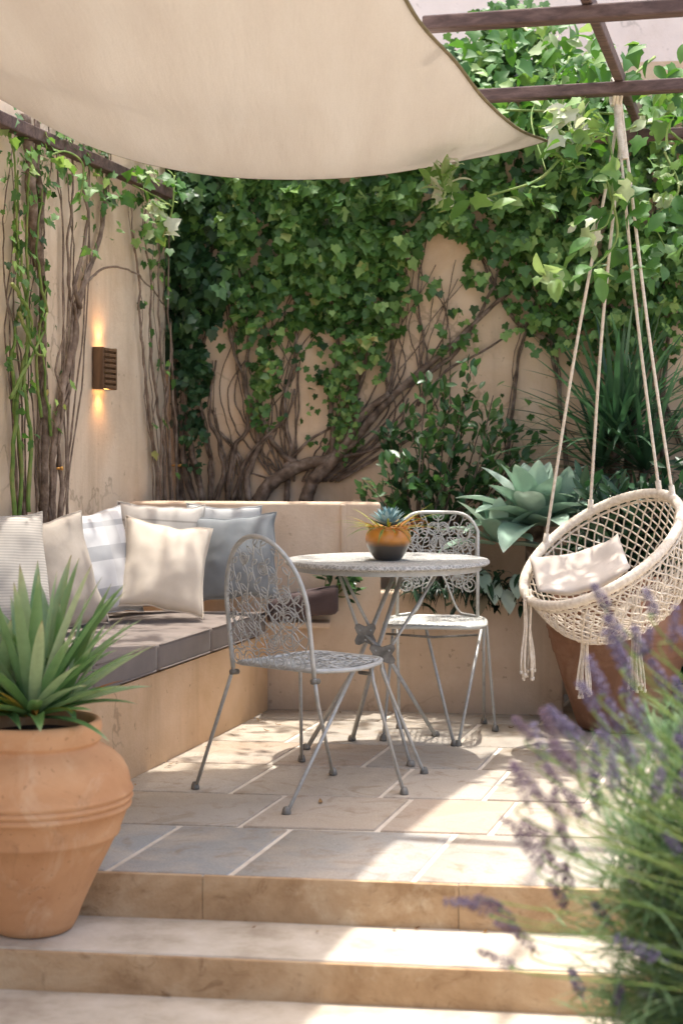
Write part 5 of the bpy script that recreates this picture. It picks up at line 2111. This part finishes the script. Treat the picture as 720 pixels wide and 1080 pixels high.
def spike_mesh(seed, L, mats):
    r = random.Random(seed)
    mb = MB()
    t8 = []
    nw = 7
    for w in range(nw):
        z = L * (w / nw) ** 1.05
        rr_ = .0075 * (1 - .55 * (w / nw)) * (1.15 if w else .8)
        for k in range(9):
            a = 2 * PI * k / 9 + w + r.uniform(-.3, .3)
            c = Vector((rr_ * math.cos(a), rr_ * math.sin(a), z + r.uniform(-.002, .003)))
            d = Vector((math.cos(a) * .7, math.sin(a) * .7, .9)).normalized()
            u = d.orthogonal().normalized(); v = d.cross(u)
            l_, q = r.uniform(.0055, .0085), r.uniform(.0018, .0028)
            vs = [c - d * l_ * .3, c + u * q, c + v * q, c - u * q, c - v * q, c + d * l_ * .7]
            fs = [(0, 2, 1), (0, 3, 2), (0, 4, 3), (0, 1, 4), (5, 1, 2), (5, 2, 3), (5, 3, 4), (5, 4, 1)]
            mb.add(vs, fs, r.random())
    mb.tube([(0, 0, -.02), (0, 0, L)], .0012, 5)
    return mb


protos = []
for k in range(6):
    o = spike_mesh(40 + k, (.055, .07, .062, .05, .075, .058)[k], None).build('flower_spike', MAT['lav_flower'] if k < 4 else MAT['lav_seed'], lv)
    protos.append(o)
tips = [(657, 675, 0), (680, 688, 0), (637, 732, 1), (600, 772, 0), (574, 800, 1), (566, 836, 4), (556, 846, 4), (612, 860, 5), (592, 876, 4), (572, 900, 4), (586, 922, 5), (600, 936, 4), (505, 952, 1), (518, 964, 4), (548, 984, 5), (562, 1000, 4), (540, 1018, 4),
        (640, 640, 0), (690, 648, 2), (708, 676, 1), (676, 752, 0), (652, 792, 2), (626, 820, 1), (640, 776, 3), (700, 722, 0), (714, 786, 1), (690, 840, 2), (716, 900, 3), (702, 956, 1), (664, 936, 0), (640, 972, 2), (692, 1010, 1),
        (652, 1060, 3), (612, 1046, 0), (700, 1066, 1), (584, 784, 4), (628, 748, 2), (660, 700, 1), (676, 690, 0), (700, 800, 2), (664, 840, 1), (604, 812, 4), (580, 850, 5), (604, 900, 5), (560, 880, 4), (540, 970, 4), (528, 958, 5),
        (560, 780, 5), (612, 790, 0), (660, 706, 1), (655, 770, 0), (684, 776, 2), (612, 776, 1), (668, 806, 0), (590, 832, 5), (578, 888, 5), (570, 912, 4), (595, 955, 5), (630, 850, 2), (645, 830, 1), (714, 836, 0), (718, 740, 3), (664, 730, 3), (690, 1046, 2), (712, 1000, 0)]
tips += [(rl.uniform(726, 900), rl.uniform(640, 900), rl.randint(0, 3)) for _ in range(26)]
for i, (px, py, kd) in enumerate(tips):
    D = rl.uniform(2.6, 2.95)
    tip = at(px, py, D)
    b0 = root + Vector((rl.uniform(-.02, .25), rl.uniform(-.2, .2), 0))
    lean = Vector((-.25 - .5 * max(0, (660 - px) / 160), 0, .8 - .6 * max(0, (py - 850) / 170))) + Vector((rl.gauss(0, .25), rl.gauss(0, .2), rl.gauss(0, .15)))
    lean.normalize()
    mid = b0.lerp(tip, .55) + Vector((.10, 0, .10))
    P = smoothline([tuple(b0), tuple(mid), tuple(tip - lean * .04), tuple(tip)], 8)
    ms.tube(P, .0015, 5, cap=False)
    o = protos[kd]
    if i >= 6 or any(c.get('used') for c in (o,)):
        pass
    c = o.copy(); COL.objects.link(c); c.parent = lv; c.matrix_parent_inverse = Matrix.Translation(-lv.location)
    c.location = tip; c.rotation_mode = 'QUATERNION'
    c.rotation_quaternion = lean.to_track_quat('Z', 'X')
    sc_f = rl.uniform(.8, 1.12)
    c.scale = (sc_f * 1.15,) * 2 + (sc_f,)
for o in protos:
    bpy.data.objects.remove(o)
ms.build('stem', MAT['greenstem'], lv)

# dry leaves on the paving
MAT['dry'] = leafmat('dry_leaf', [(0, '#5a3f28'), (.5, '#84603c'), (1, '#a8895c')], .8, .1, .2)
mb0 = None
rdl = random.Random(3)
for i, (px, py, lab) in enumerate(((282, 771, 'reddish dry leaf on the paving close to the bench foot'), (294, 765, 'brown dry leaf on the paving against the planter wall'), (538, 768, 'small dark dry leaf on the paving beside the rear chair foot'),
                                   (338, 847, 'tiny dry leaf on the paving between the front chair feet'), (178, 1050, 'dark dry leaf lying at the foot of the lower step'))):
    z = .002 if py < 1000 else Z2 + .002
    p = fl(px, py, z)
    mb = MB()
    n = 6
    a = rdl.uniform(0, 6)
    tv_ = [Vector((x * .03, (y - .4) * .032, .006 * abs(x) + .008 * (y - .4) ** 2 * 4)) for x, y, zz in OVAL[0]]
    vs = [Vector((v.x * math.cos(a) - v.y * math.sin(a), v.x * math.sin(a) + v.y * math.cos(a), v.z + .001)) + p for v in tv_]
    mb.add(vs, OVAL[1], rdl.random())
    tag(mb.build('dry_leaf', MAT['dry'], origin=p), lab, 'leaf')

rdl = random.Random(12)
for i in range(28):
    if i < 11:
        D = rdl.uniform(5.2, 6.9); p = Vector((bench_x(D) + rdl.uniform(.015, .09), D, .003))
    elif i < 21:
        x = rdl.uniform(-.2, .9); p = Vector((x, planter_d(x) - rdl.uniform(.02, .09), .003))
    else:
        x = rdl.uniform(-.5, .5); p = Vector((x, patio_edge(x) - rdl.uniform(.01, .07), Z1 + .003))
    mb = MB(); a = rdl.uniform(0, 6); sz = rdl.uniform(.011, .026)
    mb.add([Vector(((x * math.cos(a) - y * math.sin(a)) * sz, (x * math.sin(a) + y * math.cos(a)) * sz, .25 * sz * (abs(x) + y * y))) + p for x, y, zz in OVAL[0]], OVAL[1], rdl.random())
    tag(mb.build('dry_leaf', MAT['dry'], origin=p), 'tiny brown leaf scrap fallen at the edge of the stone paving or step', 'leaf', 'leaf scraps on the paving')

# ================================================================ camera, sun and sky
cam = bpy.data.cameras.new('camera'); co_ = bpy.data.objects.new('camera', cam); COL.objects.link(co_)
co_.location = (0, 0, CAMZ); co_.rotation_euler = (R(90), 0, 0)
cam.sensor_fit = 'VERTICAL'; cam.sensor_height = 24; cam.lens = 24 * F / 1080
cam.shift_y = -(540 - HY) / 1080
cam.clip_start = .05; cam.clip_end = 300
cam.dof.use_dof = True; cam.dof.focus_distance = 5.9; cam.dof.aperture_fstop = 2.0
scene.camera = co_

SUN_EL, SUN_AZ = 82.0, math.degrees(math.atan2(.5, 1.0))   # from behind the back wall, a little from the right
w = bpy.data.worlds.new('World'); scene.world = w; w.use_nodes = True
nt = w.node_tree
sky = nt.nodes.new('ShaderNodeTexSky'); sky.sky_type = 'NISHITA'; sky.sun_disc = False
sky.sun_elevation = R(SUN_EL); sky.sun_rotation = R(SUN_AZ)
sky.air_density = .8; sky.dust_density = 5.0; sky.ozone_density = .4
bg = nt.nodes['Background']; nt.links.new(sky.outputs[0], bg.inputs[0]); bg.inputs[1].default_value = .15
sd = bpy.data.lights.new('sun', 'SUN'); so = bpy.data.objects.new('sun', sd); COL.objects.link(so)
sd.energy = 2.0; sd.angle = R(.9); sd.color = (1, .965, .905)
el, az = R(SUN_EL), R(SUN_AZ)
so.rotation_euler = Vector((-math.sin(az) * math.cos(el), -math.cos(az) * math.cos(el), -math.sin(el))).to_track_quat('-Z', 'Y').to_euler()
so.location = (2, 8, 8)
vs_ = scene.view_settings
vs_.view_transform = 'Standard'; vs_.look = 'None'; vs_.exposure = 1.66; vs_.gamma = 1
vs_.use_curve_mapping = False
scene.cycles.max_bounces = 10; scene.cycles.diffuse_bounces = 6; scene.cycles.transmission_bounces = 6
scene.cycles.use_denoising = True
